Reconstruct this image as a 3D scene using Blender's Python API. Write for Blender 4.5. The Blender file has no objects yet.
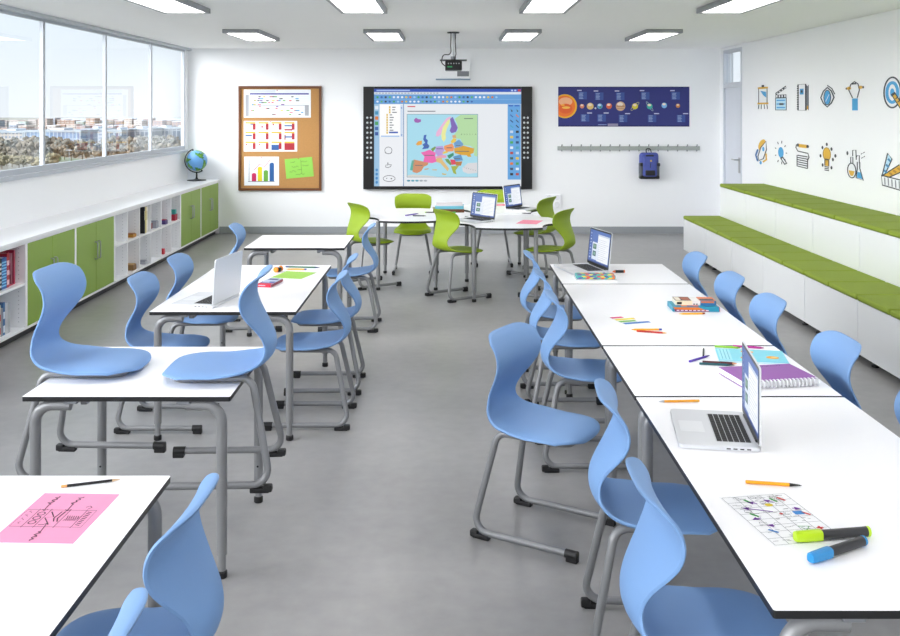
import bpy, bmesh, math, random
from math import sin, cos, pi, radians
from mathutils import Vector, Matrix
random.seed(11)
C = bpy.context.scene.collection

# ------------------------------------------------------------------ room numbers (metres)
EYE = 1.701          # eye height of the picture
F = 971.0            # focal length in pixels of a 900 px wide picture
CEIL = 2.527
YB = 13.26           # back wall
XL, XR = -3.571, 3.70
YF = -4.6            # wall behind the viewer
TT = 0.664           # table top height

# ------------------------------------------------------------------ materials
def lin(v):
    v /= 255.0
    return v/12.92 if v <= 0.04045 else ((v+0.055)/1.055)**2.4
def rgb(h):
    if isinstance(h, str):
        return tuple(lin(int(h[i:i+2], 16)) for i in (0, 2, 4))
    return tuple(h)
_mats = {}
def mat(name, col, rough=0.5, metal=0.0, noise=0.0, nscale=8.0, bump=0.0, bscale=60.0, emit=0.0, spec=0.5, coat=0.0):
    if name in _mats: return _mats[name]
    m = bpy.data.materials.new(name); m.use_nodes = True
    nt = m.node_tree; b = nt.nodes['Principled BSDF']
    c = rgb(col) + (1.0,)
    b.inputs['Base Color'].default_value = c
    b.inputs['Roughness'].default_value = rough
    b.inputs['Metallic'].default_value = metal
    b.inputs['Specular IOR Level'].default_value = spec
    b.inputs['Coat Weight'].default_value = coat
    if emit:
        b.inputs['Emission Color'].default_value = c
        b.inputs['Emission Strength'].default_value = emit
        b.inputs['Base Color'].default_value = (0.02, 0.02, 0.02, 1)
    if noise or bump:
        tc = nt.nodes.new('ShaderNodeTexCoord')
    if noise:
        n = nt.nodes.new('ShaderNodeTexNoise'); n.inputs['Scale'].default_value = nscale; n.inputs['Detail'].default_value = 4
        nt.links.new(tc.outputs['Object'], n.inputs['Vector'])
        mx = nt.nodes.new('ShaderNodeMix'); mx.data_type = 'RGBA'
        mx.inputs[6].default_value = tuple(x*(1-noise) for x in c[:3]) + (1,)
        mx.inputs[7].default_value = tuple(min(1, x*(1+noise)) for x in c[:3]) + (1,)
        nt.links.new(n.outputs['Fac'], mx.inputs[0])
        nt.links.new(mx.outputs[2], b.inputs['Base Color'])
    if bump:
        n2 = nt.nodes.new('ShaderNodeTexNoise'); n2.inputs['Scale'].default_value = bscale; n2.inputs['Detail'].default_value = 3
        nt.links.new(tc.outputs['Object'], n2.inputs['Vector'])
        bp = nt.nodes.new('ShaderNodeBump'); bp.inputs['Strength'].default_value = bump; bp.inputs['Distance'].default_value = 0.002
        nt.links.new(n2.outputs['Fac'], bp.inputs['Height'])
        nt.links.new(bp.outputs['Normal'], b.inputs['Normal'])
    _mats[name] = m
    return m
def ink(h, emit=0.0):            # one flat printed (or screen) colour
    return mat(('pixel_%d_' % round(emit*100) if emit else 'ink_') + h, h, rough=0.55, emit=emit, noise=0.0 if emit else 0.02, nscale=40)

M = {}
M['wall'] = mat('wall_paint', 'F8F9FB', 0.6, noise=0.008, nscale=3, bump=0.05, bscale=150)
M['ceiling'] = mat('ceiling_paint', 'FAFAFA', 0.8, noise=0.01, nscale=2, bump=0.05, bscale=120)
M['white'] = mat('white_laminate', 'F7F8FA', 0.32, noise=0.006, nscale=5)
M['table'] = mat('white_table_laminate', 'FBFBFD', 0.28, noise=0.004, nscale=6)
M['edge'] = mat('black_table_edge', '17181A', 0.4, noise=0.05)
M['panel'] = mat('white_gloss_panel', 'ECEEF0', 0.22, noise=0.006, nscale=4)
M['blue'] = mat('blue_chair_plastic', '779CCB', 0.55, noise=0.015, nscale=5, bump=0.08, bscale=700, spec=.35)
M['green'] = mat('green_chair_plastic', '89A21D', 0.55, noise=0.015, nscale=5, bump=0.08, bscale=700, spec=.35)
M['steel'] = mat('grey_powder_coated_tube', '88898B', 0.38, metal=0.25, noise=0.03, nscale=12)
M['rubber'] = mat('black_plastic_glide', '141416', 0.5, noise=0.05)
M['door_green'] = mat('green_cabinet_laminate', '8BAB40', 0.42, noise=0.02, nscale=6)
M['cushion'] = mat('green_woven_upholstery', '84972F', 0.85, noise=0.05, nscale=90, bump=0.25, bscale=500)
M['handle'] = mat('brushed_metal_handle', 'B4B7BA', 0.3, metal=0.9, noise=0.03)
M['alu'] = mat('laptop_aluminium', 'D9DBDE', 0.38, metal=0.35, noise=0.01, nscale=60)
M['key'] = mat('black_laptop_keys', '0C0C0E', 0.6, noise=0.04)
M['black'] = mat('black_plastic', '101113', 0.35, noise=0.05)
M['grey'] = mat('grey_plastic', '7C7F84', 0.45, noise=0.03)
M['frame_white'] = mat('white_window_frame', 'B9BFC7', 0.4, noise=0.01)
M['plinth'] = mat('dark_plinth', '2B2C2E', 0.5, noise=0.05)
M['lamp_body'] = mat('grey_lamp_housing', '96999D', 0.4, metal=0.3, noise=0.03)
M['lamp_glow'] = mat('lamp_diffuser', 'FFFCFA', 0.5, emit=1.0)
M['base'] = mat('grey_baseboard', '9A9EA2', 0.5, noise=0.02)
M['wood'] = mat('dark_brown_wood_frame', '6A3D1C', 0.45, noise=0.2, nscale=25)
M['cork'] = mat('cork_board', 'B58650', 0.9, noise=0.22, nscale=110, bump=0.4, bscale=300)
M['paper'] = mat('white_paper', 'F6F7F8', 0.7, noise=0.005)

def floor_material():
    m = bpy.data.materials.new('grey_resin_floor'); m.use_nodes = True
    nt = m.node_tree; b = nt.nodes['Principled BSDF']
    tc = nt.nodes.new('ShaderNodeTexCoord')
    n = nt.nodes.new('ShaderNodeTexNoise'); n.inputs['Scale'].default_value = 1.3; n.inputs['Detail'].default_value = 6
    n2 = nt.nodes.new('ShaderNodeTexNoise'); n2.inputs['Scale'].default_value = 14; n2.inputs['Detail'].default_value = 5
    for k in (n, n2): nt.links.new(tc.outputs['Object'], k.inputs['Vector'])
    ad = nt.nodes.new('ShaderNodeMath'); ad.operation = 'MULTIPLY_ADD'; ad.inputs[1].default_value = 0.45
    nt.links.new(n2.outputs['Fac'], ad.inputs[0]); nt.links.new(n.outputs['Fac'], ad.inputs[2])
    r = nt.nodes.new('ShaderNodeValToRGB')
    r.color_ramp.elements[0].position = 0.45; r.color_ramp.elements[0].color = rgb('8B8A8A') + (1,)
    r.color_ramp.elements[1].position = 0.95; r.color_ramp.elements[1].color = rgb('A09F9E') + (1,)
    nt.links.new(ad.outputs[0], r.inputs['Fac']); nt.links.new(r.outputs['Color'], b.inputs['Base Color'])
    b.inputs['Roughness'].default_value = 0.33
    b.inputs['Specular IOR Level'].default_value = 0.4
    return m
M['floor'] = floor_material()

def glass_material():
    m = bpy.data.materials.new('window_glass'); m.use_nodes = True
    nt = m.node_tree; nt.nodes.remove(nt.nodes['Principled BSDF'])
    out = nt.nodes['Material Output']
    t = nt.nodes.new('ShaderNodeBsdfTransparent'); t.inputs[0].default_value = (0.965, 0.985, 1, 1)
    g = nt.nodes.new('ShaderNodeBsdfGlossy'); g.inputs['Roughness'].default_value = 0.01
    fr = nt.nodes.new('ShaderNodeFresnel'); fr.inputs['IOR'].default_value = 1.45
    ml = nt.nodes.new('ShaderNodeMath'); ml.operation = 'MULTIPLY'; ml.inputs[1].default_value = 0.7
    mx = nt.nodes.new('ShaderNodeMixShader')
    ge = nt.nodes.new('ShaderNodeNewGeometry'); fb = nt.nodes.new('ShaderNodeMath'); fb.operation = 'SUBTRACT'; fb.inputs[0].default_value = 1
    nt.links.new(ge.outputs['Backfacing'], fb.inputs[1]); nt.links.new(fb.outputs[0], ml.inputs[1])     # the second face of the pane adds no reflection
    nt.links.new(fr.outputs[0], ml.inputs[0]); nt.links.new(ml.outputs[0], mx.inputs[0])
    nt.links.new(t.outputs[0], mx.inputs[1]); nt.links.new(g.outputs[0], mx.inputs[2])
    nt.links.new(mx.outputs[0], out.inputs['Surface'])
    return m
M['glass'] = glass_material()

# ------------------------------------------------------------------ mesh builder
class MB:
    def __init__(s): s.v = []; s.f = []; s.fm = []; s.mats = []
    def mi(s, m):
        if m not in s.mats: s.mats.append(m)
        return s.mats.index(m)
    def add(s, vs, fs, m, T=None):
        o = len(s.v); k = s.mi(m)
        for p in vs:
            p = Vector(p); s.v.append(tuple(T @ p if T else p))
        for f in fs: s.f.append([o+i for i in f]); s.fm.append(k)
        return s
    def box(s, x0, x1, y0, y1, z0, z1, m, bev=0.0, seg=2, T=None, side=None):
        if bev <= 0:
            vs = [(x0,y0,z0),(x1,y0,z0),(x1,y1,z0),(x0,y1,z0),(x0,y0,z1),(x1,y0,z1),(x1,y1,z1),(x0,y1,z1)]
            fs = [(3,2,1,0),(4,5,6,7),(0,1,5,4),(1,2,6,5),(2,3,7,6),(3,0,4,7)]
            return s.add(vs, fs, m, T)
        bm = bmesh.new(); bmesh.ops.create_cube(bm, size=1)
        for v in bm.verts:
            v.co = Vector(((x0+x1)/2+v.co.x*(x1-x0), (y0+y1)/2+v.co.y*(y1-y0), (z0+z1)/2+v.co.z*(z1-z0)))
        bmesh.ops.bevel(bm, geom=list(bm.edges), offset=bev, segments=seg, profile=0.5, affect='EDGES')
        s.addbm(bm, m, T); return s
    def addbm(s, bm, m, T=None):
        bm.verts.index_update()
        s.add([v.co.copy() for v in bm.verts], [[v.index for v in f.verts] for f in bm.faces], m, T); bm.free()
    def tube(s, pts, r, m, n=12, T=None, caps=True):
        pts = [Vector(p) for p in pts]; N = len(pts)
        rs = r if isinstance(r, (list, tuple)) else [r]*N
        tan = []
        for i in range(N):
            t = (pts[min(i+1, N-1)]-pts[max(i-1, 0)]); tan.append(t.normalized())
        a = Vector((0,0,1)) if abs(tan[0].z) < 0.9 else Vector((1,0,0))
        nrm = (a - tan[0]*a.dot(tan[0])).normalized(); vs = []
        for i in range(N):
            nrm = (nrm - tan[i]*nrm.dot(tan[i])).normalized(); bn = tan[i].cross(nrm)
            for k in range(n):
                an = 2*pi*k/n; vs.append(pts[i] + (nrm*cos(an)+bn*sin(an))*rs[i])
        fs = []
        for i in range(N-1):
            for k in range(n):
                fs.append((i*n+k, i*n+(k+1)%n, (i+1)*n+(k+1)%n, (i+1)*n+k))
        if caps: fs.append(tuple(range(n-1,-1,-1))); fs.append(tuple((N-1)*n+k for k in range(n)))
        return s.add(vs, fs, m, T)
    def lathe(s, prof, m, n=24, T=None):       # prof: (r, z)
        vs = []; fs = []
        for r, z in prof:
            for k in range(n): vs.append((r*cos(2*pi*k/n), r*sin(2*pi*k/n), z))
        for i in range(len(prof)-1):
            for k in range(n): fs.append((i*n+k, i*n+(k+1)%n, (i+1)*n+(k+1)%n, (i+1)*n+k))
        if prof[0][0] > 1e-6: fs.append(tuple(range(n-1,-1,-1)))
        if prof[-1][0] > 1e-6: fs.append(tuple((len(prof)-1)*n+k for k in range(n)))
        return s.add(vs, fs, m, T)
    def prism(s, poly, z0, z1, m, mside=None, T=None):
        n = len(poly)
        vs = [(x, y, z0) for x, y in poly] + [(x, y, z1) for x, y in poly]
        s.add(vs, [tuple(range(n-1,-1,-1)), tuple(range(n, 2*n))], m, T)
        s.add(vs, [(i, (i+1)%n, n+(i+1)%n, n+i) for i in range(n)], mside or m, T)
        return s
    def sphere(s, c, r, m, nu=24, nv=14, T=None, sc=(1,1,1)):
        vs = []; fs = []
        for j in range(nv+1):
            for i in range(nu):
                a = 2*pi*i/nu; b = pi*j/nv
                vs.append((c[0]+r*sc[0]*sin(b)*cos(a), c[1]+r*sc[1]*sin(b)*sin(a), c[2]+r*sc[2]*cos(b)))
        for j in range(nv):
            for i in range(nu): fs.append((j*nu+i, (j+1)*nu+i, (j+1)*nu+(i+1)%nu, j*nu+(i+1)%nu))
        return s.add(vs, fs, m, T)
    def build(s, name, parent=None, smooth=True, loc=None, ang=35):
        me = bpy.data.meshes.new(name)
        me.from_pydata(s.v, [], s.f)
        for m in s.mats: me.materials.append(m)
        me.polygons.foreach_set('material_index', s.fm)
        if smooth:
            me.polygons.foreach_set('use_smooth', [True]*len(me.polygons))
        me.update()
        bm = bmesh.new(); bm.from_mesh(me)
        bmesh.ops.remove_doubles(bm, verts=bm.verts, dist=1e-6)
        if not getattr(s, 'flat', False): bmesh.ops.recalc_face_normals(bm, faces=bm.faces)
        bm.to_mesh(me); bm.free()
        if smooth: me.set_sharp_from_angle(angle=radians(ang))
        o = bpy.data.objects.new(name, me); C.objects.link(o)
        if smooth:                                # large flat faces keep flat shading next to their bevels
            wn = o.modifiers.new('weighted_normals', 'WEIGHTED_NORMAL'); wn.keep_sharp = True
        if parent: o.parent = parent
        if loc: o.location = loc
        return o

def tag(o, label=None, cat=None, group=None, kind=None):
    if label: o['label'] = label
    if cat: o['category'] = cat
    if group: o['group'] = group
    if kind: o['kind'] = kind
    return o
def empty(name, loc, rz=0.0, label=None, cat=None, group=None):
    o = bpy.data.objects.new(name, None); C.objects.link(o)
    o.empty_display_size = 0.05
    o.location = loc; o.rotation_euler = (0, 0, rz)
    return tag(o, label, cat, group)
def kids(o): return [c for c in bpy.data.objects if c.parent == o]
def dup(root, loc, rz, label, group=None):
    tree = TREE[root.name] if root.name in TREE else None
    if tree is None:
        tree = [(c, kids(c)) for c in kids(root)]; TREE[root.name] = tree
    r = root.copy(); C.objects.link(r); r.location = loc; r.rotation_euler = (0, 0, rz); r['label'] = label
    if group: r['group'] = group
    for c, gs in tree:
        d = c.copy(); C.objects.link(d); d.parent = r
        for g in gs:
            e = g.copy(); C.objects.link(e); e.parent = d
    return r
TREE = {}
def struct(o): o['kind'] = 'structure'; return o
def fillet(pts, r, n=6):
    pts = [Vector(p) for p in pts]; out = [pts[0]]
    rr = r if isinstance(r, (list, tuple)) else [r]*len(pts)
    for i in range(1, len(pts)-1):
        a = (pts[i-1]-pts[i]); b = (pts[i+1]-pts[i])
        la, lb = a.length, b.length; a.normalize(); b.normalize()
        ang = a.angle(b); d = min(rr[i]/math.tan(ang/2), la*0.49, lb*0.49); R = d*math.tan(ang/2)
        cen = pts[i] + (a+b).normalized()*(R/sin(ang/2))
        p0 = pts[i]+a*d-cen; p1 = pts[i]+b*d-cen
        th = p0.angle(p1)
        for k in range(n+1):
            t = k/n
            out.append(cen + (p0*sin((1-t)*th)+p1*sin(t*th))/sin(th))
    out.append(pts[-1]); return out

# a flat printed sheet: polygons in 2-D laid on a plane of the place
class Sheet:
    def __init__(s, mb, o, u, v, n, step=0.0004, emit=0.0):
        s.mb = mb; s.o = Vector(o); s.u = Vector(u); s.v = Vector(v); s.n = Vector(n); s.step = step; s.k = 1; s.emit = emit
        mb.flat = True
    def up(s): s.k += 1
    def P(s, p): return s.o + s.u*p[0] + s.v*p[1] + s.n*(s.step*s.k)
    def poly(s, pts, col):
        vs = [s.P(p) for p in pts]
        nn = Vector((0,0,0))
        for i in range(len(vs)):
            a = vs[i]; b = vs[(i+1) % len(vs)]; nn += a.cross(b)
        f = tuple(range(len(vs)))
        if nn.dot(s.n) < 0: f = f[::-1]
        s.mb.add(vs, [f], ink(col, s.emit))
    def rect(s, x0, y0, x1, y1, col): s.poly([(x0,y0),(x1,y0),(x1,y1),(x0,y1)], col)
    def ell(s, cx, cy, rx, ry, col, n=20, rot=0.0, a0=0, a1=2*pi):
        pts = []
        for k in range(n):
            a = a0+(a1-a0)*k/(n if a1-a0 > 6.2 else n-1)
            x, y = rx*cos(a), ry*sin(a); pts.append((cx+x*cos(rot)-y*sin(rot), cy+x*sin(rot)+y*cos(rot)))
        s.poly(pts, col)
    lw = 1.0
    def line(s, pts, w, col, closed=False):
        w *= s.lw
        pts = [Vector((p[0], p[1])) for p in pts]; n = len(pts)
        if closed: pts.append(pts[0])
        L = []; R = []; m = len(pts)
        for i in range(m):
            if closed: a = pts[(i-1) % n] if i > 0 else pts[n-1]; b = pts[(i+1)] if i < m-1 else pts[1]
            else: a = pts[max(i-1, 0)]; b = pts[min(i+1, m-1)]
            t = (b-a)
            if t.length < 1e-9: t = Vector((1,0))
            t.normalize(); nn = Vector((-t.y, t.x))*(w/2)
            L.append(pts[i]+nn); R.append(pts[i]-nn)
        for i in range(m-1): s.poly([L[i], L[i+1], R[i+1], R[i]], col)
    def ring(s, cx, cy, rx, ry, w, col, n=24, rot=0, a0=0, a1=2*pi):
        pts = []
        full = a1-a0 > 6.2
        for k in range(n):
            a = a0+(a1-a0)*k/(n if full else n-1); x, y = rx*cos(a), ry*sin(a)
            pts.append((cx+x*cos(rot)-y*sin(rot), cy+x*sin(rot)+y*cos(rot)))
        s.line(pts, w, col, closed=full)
    def text(s, txt, x, y, size, col, gap=1.0):
        cu = bpy.data.curves.new('lettering', 'FONT'); cu.body = txt; cu.size = size; cu.space_character = gap
        ob = bpy.data.objects.new('lettering', cu)
        C.objects.link(ob); bpy.context.view_layer.update()
        me = bpy.data.meshes.new_from_object(ob.evaluated_get(bpy.context.evaluated_depsgraph_get()))
        flip = -1.0 if s.u.cross(s.v).dot(s.n) < 0 else 1.0   # sheet whose v runs down the page
        for p in me.polygons: s.poly([(x+me.vertices[i].co.x, y+flip*me.vertices[i].co.y) for i in p.vertices], col)
        bpy.data.objects.remove(ob); bpy.data.curves.remove(cu); bpy.data.meshes.remove(me)
# ------------------------------------------------------------------ the room shell
def slab(name, *a, m=None, kind=True):
    o = MB().box(*a, m).build(name, smooth=False)
    return struct(o)
slab('floor', XL-.2, XR+.2, YF-.2, YB+.2, -0.2, 0.0, m=M['floor'])
slab('ceiling', XL-.2, XR+.2, YF-.2, YB+.2, CEIL, CEIL+.2, m=M['ceiling'])
slab('wall_back', XL-.055, XR+.07, YB, YB+.2, 0.0, CEIL, m=M['wall'])
SILL = 1.155
wl = MB().box(XL-.2, XL, YF, YB, 0.0, SILL, M['wall'])
wl.box(XL-.055, XL, YB-.13, YB, SILL, CEIL, M['wall'])
struct(wl.build('wall_left', smooth=False))
# the unseen wall behind the viewer; its glazing is added for frontal daylight
wf = MB().box(XL-.2, XR+.2, YF-.2, YF, 0, .9, M['wall']).box(XL-.2, XL+.3, YF-.2, YF, .9, CEIL, M['wall']).box(XR-.3, XR+.2, YF-.2, YF, .9, CEIL, M['wall']).box(XL+.3, XR-.3, YF-.2, YF, CEIL-.06, CEIL, M['wall'])
struct(wf.build('wall_front', smooth=False))
wx0, wx1 = XL+.3, XR-.3
for i in range(4):
    a0 = wx0+(wx1-wx0)*i/4; a1 = wx0+(wx1-wx0)*(i+1)/4; fm = M['frame_white']; w = MB()
    w.box(a0, a0+.03, YF-.12, YF-.06, .9, CEIL-.06, fm).box(a1-.03, a1, YF-.12, YF-.06, .9, CEIL-.06, fm).box(a0+.03, a1-.03, YF-.12, YF-.06, .9, .95, fm).box(a0+.03, a1-.03, YF-.12, YF-.06, CEIL-.11, CEIL-.06, fm)
    o = struct(w.build('window_%d' % (13+i), smooth=False))  # unseen window, added to let in light from the front
    MB().box(a0+.028, a1-.028, YF-.093, YF-.087, .948, CEIL-.108, M['glass']).build('pane', o, smooth=False)
DY0, DY1, DZ = 12.28, 13.10, 2.0          # the door in the right wall, with a light above it
wr = MB()
wr.box(XR, XR+.07, YF, DY0, 0, CEIL, M['wall']).box(XR, XR+.07, DY1, YB, 0, CEIL, M['wall']).box(XR, XR+.07, DY0, DY1, CEIL-.04, CEIL, M['wall'])
struct(wr.build('wall_right', smooth=False))
struct(MB().box(XL+.43, XR-.001, YB-.012, YB, 0, .096, M['base'], .003).build('baseboard_back'))

# window band on the left: fields of 1.54 m between mullions, head under the ceiling
MUL = [13.13]+[11.68-1.55*k for k in range(12)]
xg = XL-.03
for i in range(11):
    y1, y0 = MUL[i], MUL[i+1]
    if y0 < YF: y0 = YF
    if y1-y0 < .2: continue
    w = MB(); fm = M['frame_white']
    a = .022
    w.box(xg-.012, xg+.02, y0, y0+a, SILL, CEIL, fm).box(xg-.012, xg+.02, y1-a, y1, SILL, CEIL, fm)
    w.box(xg-.012, xg+.02, y0+a, y1-a, SILL, SILL+.05, fm).box(xg-.012, xg+.02, y0+a, y1-a, CEIL-.055, CEIL, fm)
    o = struct(w.build('window_%d' % (i+1), smooth=False))
    g = MB().box(xg+.001, xg+.006, y0+a-.004, y1-a+.004, SILL+.046, CEIL-.05, M['glass']).build('pane', o, smooth=False)
struct(MB().box(XL-.10, XL+.035, YF, YB-.13, SILL-.035, SILL-.001, M['frame_white'], .004).build('trim_1'))     # window board
struct(MB().box(XL-.02, XL+.05, YF, YB, CEIL-.03, CEIL-.001, mat('grey_head_rail', 'C3C9CF', .4, noise=.02), .004).build('trim_2'))

# door on the right, grey-blue leaf with lever handle, bright light above
d = MB().box(XR+.012, XR+.05, DY0+.04, DY1-.04, 0.002, DZ-.02, mat('pale_grey_door', 'D8DDE6', .35, noise=.015), .003).build('door_1'); struct(d)
h = MB()
hy = DY0+.14; hz = 1.05
h.box(XR+.002, XR+.012, hy-.035, hy+.035, hz-.17, hz+.03, M['handle'], .004)
h.tube(fillet([(XR+.012, hy, hz), (XR-.05, hy, hz), (XR-.05, hy+.13, hz)], .012), .010, M['handle'])
h.build('door_handle', d)
fr = MB(); fc = mat('grey_door_frame', 'D0D5DC', .4, noise=.02)
fr.box(XR-.008, XR+.069, DY0, DY0+.04, 0, CEIL-.04, fc).box(XR-.008, XR+.069, DY1-.04, DY1, 0, CEIL-.04, fc)
fr.box(XR-.008, XR+.069, DY0+.04, DY1-.04, DZ-.02, DZ+.03, fc).box(XR-.008, XR+.069, DY0+.04, DY1-.04, CEIL-.07, CEIL-.04, fc)
struct(fr.build('trim_3', smooth=False))
tl = MB()
tl.box(XR+.01, XR+.04, DY0+.04, DY1-.04, DZ+.03, DZ+.05, fc).box(XR+.01, XR+.04, DY0+.04, DY1-.04, CEIL-.09, CEIL-.07, fc)
for k in range(2): yy = DY0+.50+k*.12; tl.box(XR+.012, XR+.035, yy, yy+.018, DZ+.05, CEIL-.09, fc)
o = struct(tl.build('window_12', smooth=False))
MB().box(XR+.02, XR+.026, DY0+.035, DY1-.035, DZ+.025, CEIL-.068, M['glass']).build('pane', o, smooth=False)

# ceiling panel lights: four columns, rows 3.26 m apart
cols = [(-2.35, -1.967), (-.891, -.511), (.576, .951), (2.03, 2.415)]
rows = [(10.03, 11.26), (6.77, 8.0), (3.51, 4.74), (.25, 1.48), (-3.0, -1.77)]
cn = ['first column from the windows', 'second column from the windows', 'third column from the windows', 'fourth column, nearest the sticker wall']
rn = ['far row', 'row cut by the picture top', 'third row from the far wall', 'row above the viewer', 'row behind the viewer']
def lamp_proto():
    e = empty('ceiling_light', (0, 0, CEIL), 0, 'x', 'ceiling light', 'panel lights under the ceiling')
    w, l = .19, .615; t = .042
    f = MB()
    f.box(-w, w, -l, -l+.03, -t, 0, M['lamp_body'], .003).box(-w, w, l-.03, l, -t, 0, M['lamp_body'], .003)
    f.box(-w, -w+.03, -l+.03, l-.03, -t, 0, M['lamp_body'], .003).box(w-.03, w, -l+.03, l-.03, -t, 0, M['lamp_body'], .003)
    f.build('housing', e)
    MB().box(-w+.03, w-.03, -l+.03, l-.03, -t+.006, -.004, M['lamp_glow']).build('diffuser', e, smooth=False)
    return e
lp = None
for j, r in enumerate(rows):
    for i, c in enumerate(cols):
        loc = ((c[0]+c[1])/2, (r[0]+r[1])/2, CEIL); lab = 'lit ceiling panel, %s, %s' % (cn[i], rn[j])
        if lp is None: lp = lamp_proto(); lp.location = loc; lp['label'] = lab
        else: dup(lp, loc, 0, lab)

# ------------------------------------------------------------------ left side cabinets
XC = -3.15; XK = XL+.002; CT = .742
wt = MB().box(XL+.001, XC+.012, 3.2, YB-.002, CT-.026, CT, M['white'], .003)
tag(wt.build('worktop'), 'long white worktop running over the low cabinets under the windows', 'worktop')
def carcass(y0, y1, dividers=(), shelf=None, back=True):
    b = MB(); t = .018; w = M['white']; z0 = .06; z1 = CT-.027
    b.box(XK, XC, y0, y0+t, z0, z1, w).box(XK, XC, y1-t, y1, z0, z1, w)
    b.box(XK, XC, y0+t, y1-t, z0, z0+t, w).box(XK, XC, y0+t, y1-t, z1-t, z1, w)
    b.box(XK, XK+.008, y0+t, y1-t, z0+t, z1-t, w)
    return b
def locate(parent, o):
    return o
def green_cab(y0, y1, label):
    yc = (y0+y1)/2; e = empty('storage_cabinet', (-3.36, yc, 0), 0, label, 'cabinet', 'green two-door cabinets')
    off = Vector((3.36, -yc, 0))
    def put(mb, name, par=e):
        mb.v = [tuple(Vector(p)+off) for p in mb.v]; return mb.build(name, par)
    put(carcass(y0, y1), 'carcass')
    put(MB().box(XK+.02, XC-.045, y0, y1, 0.0, .06, M['plinth']), 'plinth')
    g = .004
    for (a, b_, s) in ((y0+.021, yc-g/2, -1), (yc+g/2, y1-.021, 1)):
        dr = put(MB().box(XC-.018, XC-.0005, a, b_, .080, CT-.047, M['door_green'], .0015), 'door')
        hb = MB(); hy = yc+s*.035
        hb.tube(fillet([(XC-.001, hy, .37), (XC+.026, hy, .37), (XC+.026, hy, .52), (XC-.001, hy, .52)], .012), .006, M['handle'], 8)
        ho = put(hb, 'handle', dr)
        if s == 1: ho['label'] = 'brushed metal bar handle'
    return e
green_cab(12.31, 13.255, 'green two-door low cabinet under the globe, in the far corner')
green_cab(11.38, 12.31, 'green two-door low cabinet between the white cubby shelf and the corner cabinet')
green_cab(8.183, 9.136, 'green two-door low cabinet just before the white cubby shelf')
green_cab(7.231, 8.183, 'green two-door low cabinet beside the open bookcase at the left edge')
# cubby shelf: six columns, two rows
SH = .40
def open_unit(name, y0, y1, n, label, cat):
    yc = (y0+y1)/2; e = empty(name, (-3.36, yc, 0), 0, label, cat); off = Vector((3.36, -yc, 0))
    def put(mb, nm, par=e, **k):
        mb.v = [tuple(Vector(p)+off) for p in mb.v]; return mb.build(nm, par, **k)
    cb = carcass(y0, y1)
    put(MB().box(XK+.02, XC-.045, y0, y1, 0.0, .06, M['plinth']), 'plinth', smooth=False)
    t = .018; pitch = (y1-y0-t)/n
    for k in range(1, n):
        yy = y0+pitch*k
        put(MB().box(XK+.008, XC-.004, yy, yy+t, .078, CT-.045, M['white']), 'divider', smooth=False)
    for k in range(n):
        put(MB().box(XK+.008, XC-.006, y0+pitch*k+t, y0+pitch*(k+1), SH-.009, SH+.009, M['white']), 'shelf', smooth=False)
    # rows of shelf-pin holes on the far cheek of each column
    pm = mat('shelf_pin_hole', 'B9BBBF', .6, noise=.02)
    for k in range(n):
        hb = cb; yy = y0+pitch*(k+1)-.0008
        for xx in (XC-.05, XC-.33):
            for q in range(18):
                z = .12+q*.032
                if abs(z-SH) < .02: continue
                hb.box(xx-.003, xx+.003, yy-.0005, yy+.0003, z-.003, z+.003, pm)
    put(cb, 'carcass', smooth=False)
    return pitch
pitch = open_unit('cubby_shelf', 9.136, 11.38, 6, 'white open cubby shelf with six columns between the green cabinets', 'shelf')
open_unit('bookcase', 6.28, 7.231, 1, 'white open bookcase with books at the left edge of the picture', 'bookcase')
open_unit('bookcase', 5.33, 6.28, 1, 'white open bookcase nearest the viewer, past the picture edge', 'bookcase')

def item_box(name, x0, x1, y0, y1, z0, z1, h, label, cat, group=None, bev=.002):
    cx, cy = (x0+x1)/2, (y0+y1)/2
    o = MB().box(x0-cx, x1-cx, y0-cy, y1-cy, 0, z1-z0, mat('item_'+h, h, .5, noise=.06, nscale=30), bev).build(name, loc=(cx, cy, z0))
    return tag(o, label, cat, group)
S2 = SH+.0095; S1 = .0785
def colY(k): return 9.136+.018+pitch*k     # near side of a column's opening
# folder things in the cubbies
def binder(y, t, h, col, label, title=None, z=S2, depth=.26, cat='binder', x1=XC-.04):
    e = empty('ring_binder', (x1-depth/2, y+t/2, z), 0, label, cat)
    bm_ = mat('binder_'+col, col, .45, noise=.04)
    b = MB().box(-depth/2, depth/2, -t/2, -t/2+.003, 0, h, bm_).box(-depth/2, depth/2, t/2-.003, t/2, 0, h, bm_).box(depth/2-.003, depth/2, -t/2+.003, t/2-.003, 0, h, bm_)
    b.build('cover', e, smooth=False)
    MB().box(-depth/2+.01, depth/2-.012, -t/2+.005, t/2-.005, .006, h-.012, M['paper']).build('pages', e, smooth=False)
    if title:
        MB().box(depth/2, depth/2+.001, -t/2+.008, t/2-.008, h*.5, h*.85, ink(title)).build('spine_label', e, smooth=False)
    return e
y3 = colY(2)+.165
binder(y3, .030, .275, '131417', 'black patterned binder in the third upper cubby', 'F3F0C8', depth=.24, x1=XC-.012)
binder(y3+.033, .034, .270, 'E9DC8A', 'yellow folder between the black binder and the cream folder', 'C8B66A', depth=.23, x1=XC-.014)
binder(y3+.070, .034, .264, 'EFE7BE', 'cream folder right of the yellow one in the cubby shelf', 'D0C48A', depth=.22, x1=XC-.018)
binder(y3+.107, .034, .266, 'F4F2EA', 'white folder rightmost of the binders in the cubby shelf', 'D9D5C2', depth=.22, x1=XC-.020)
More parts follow.
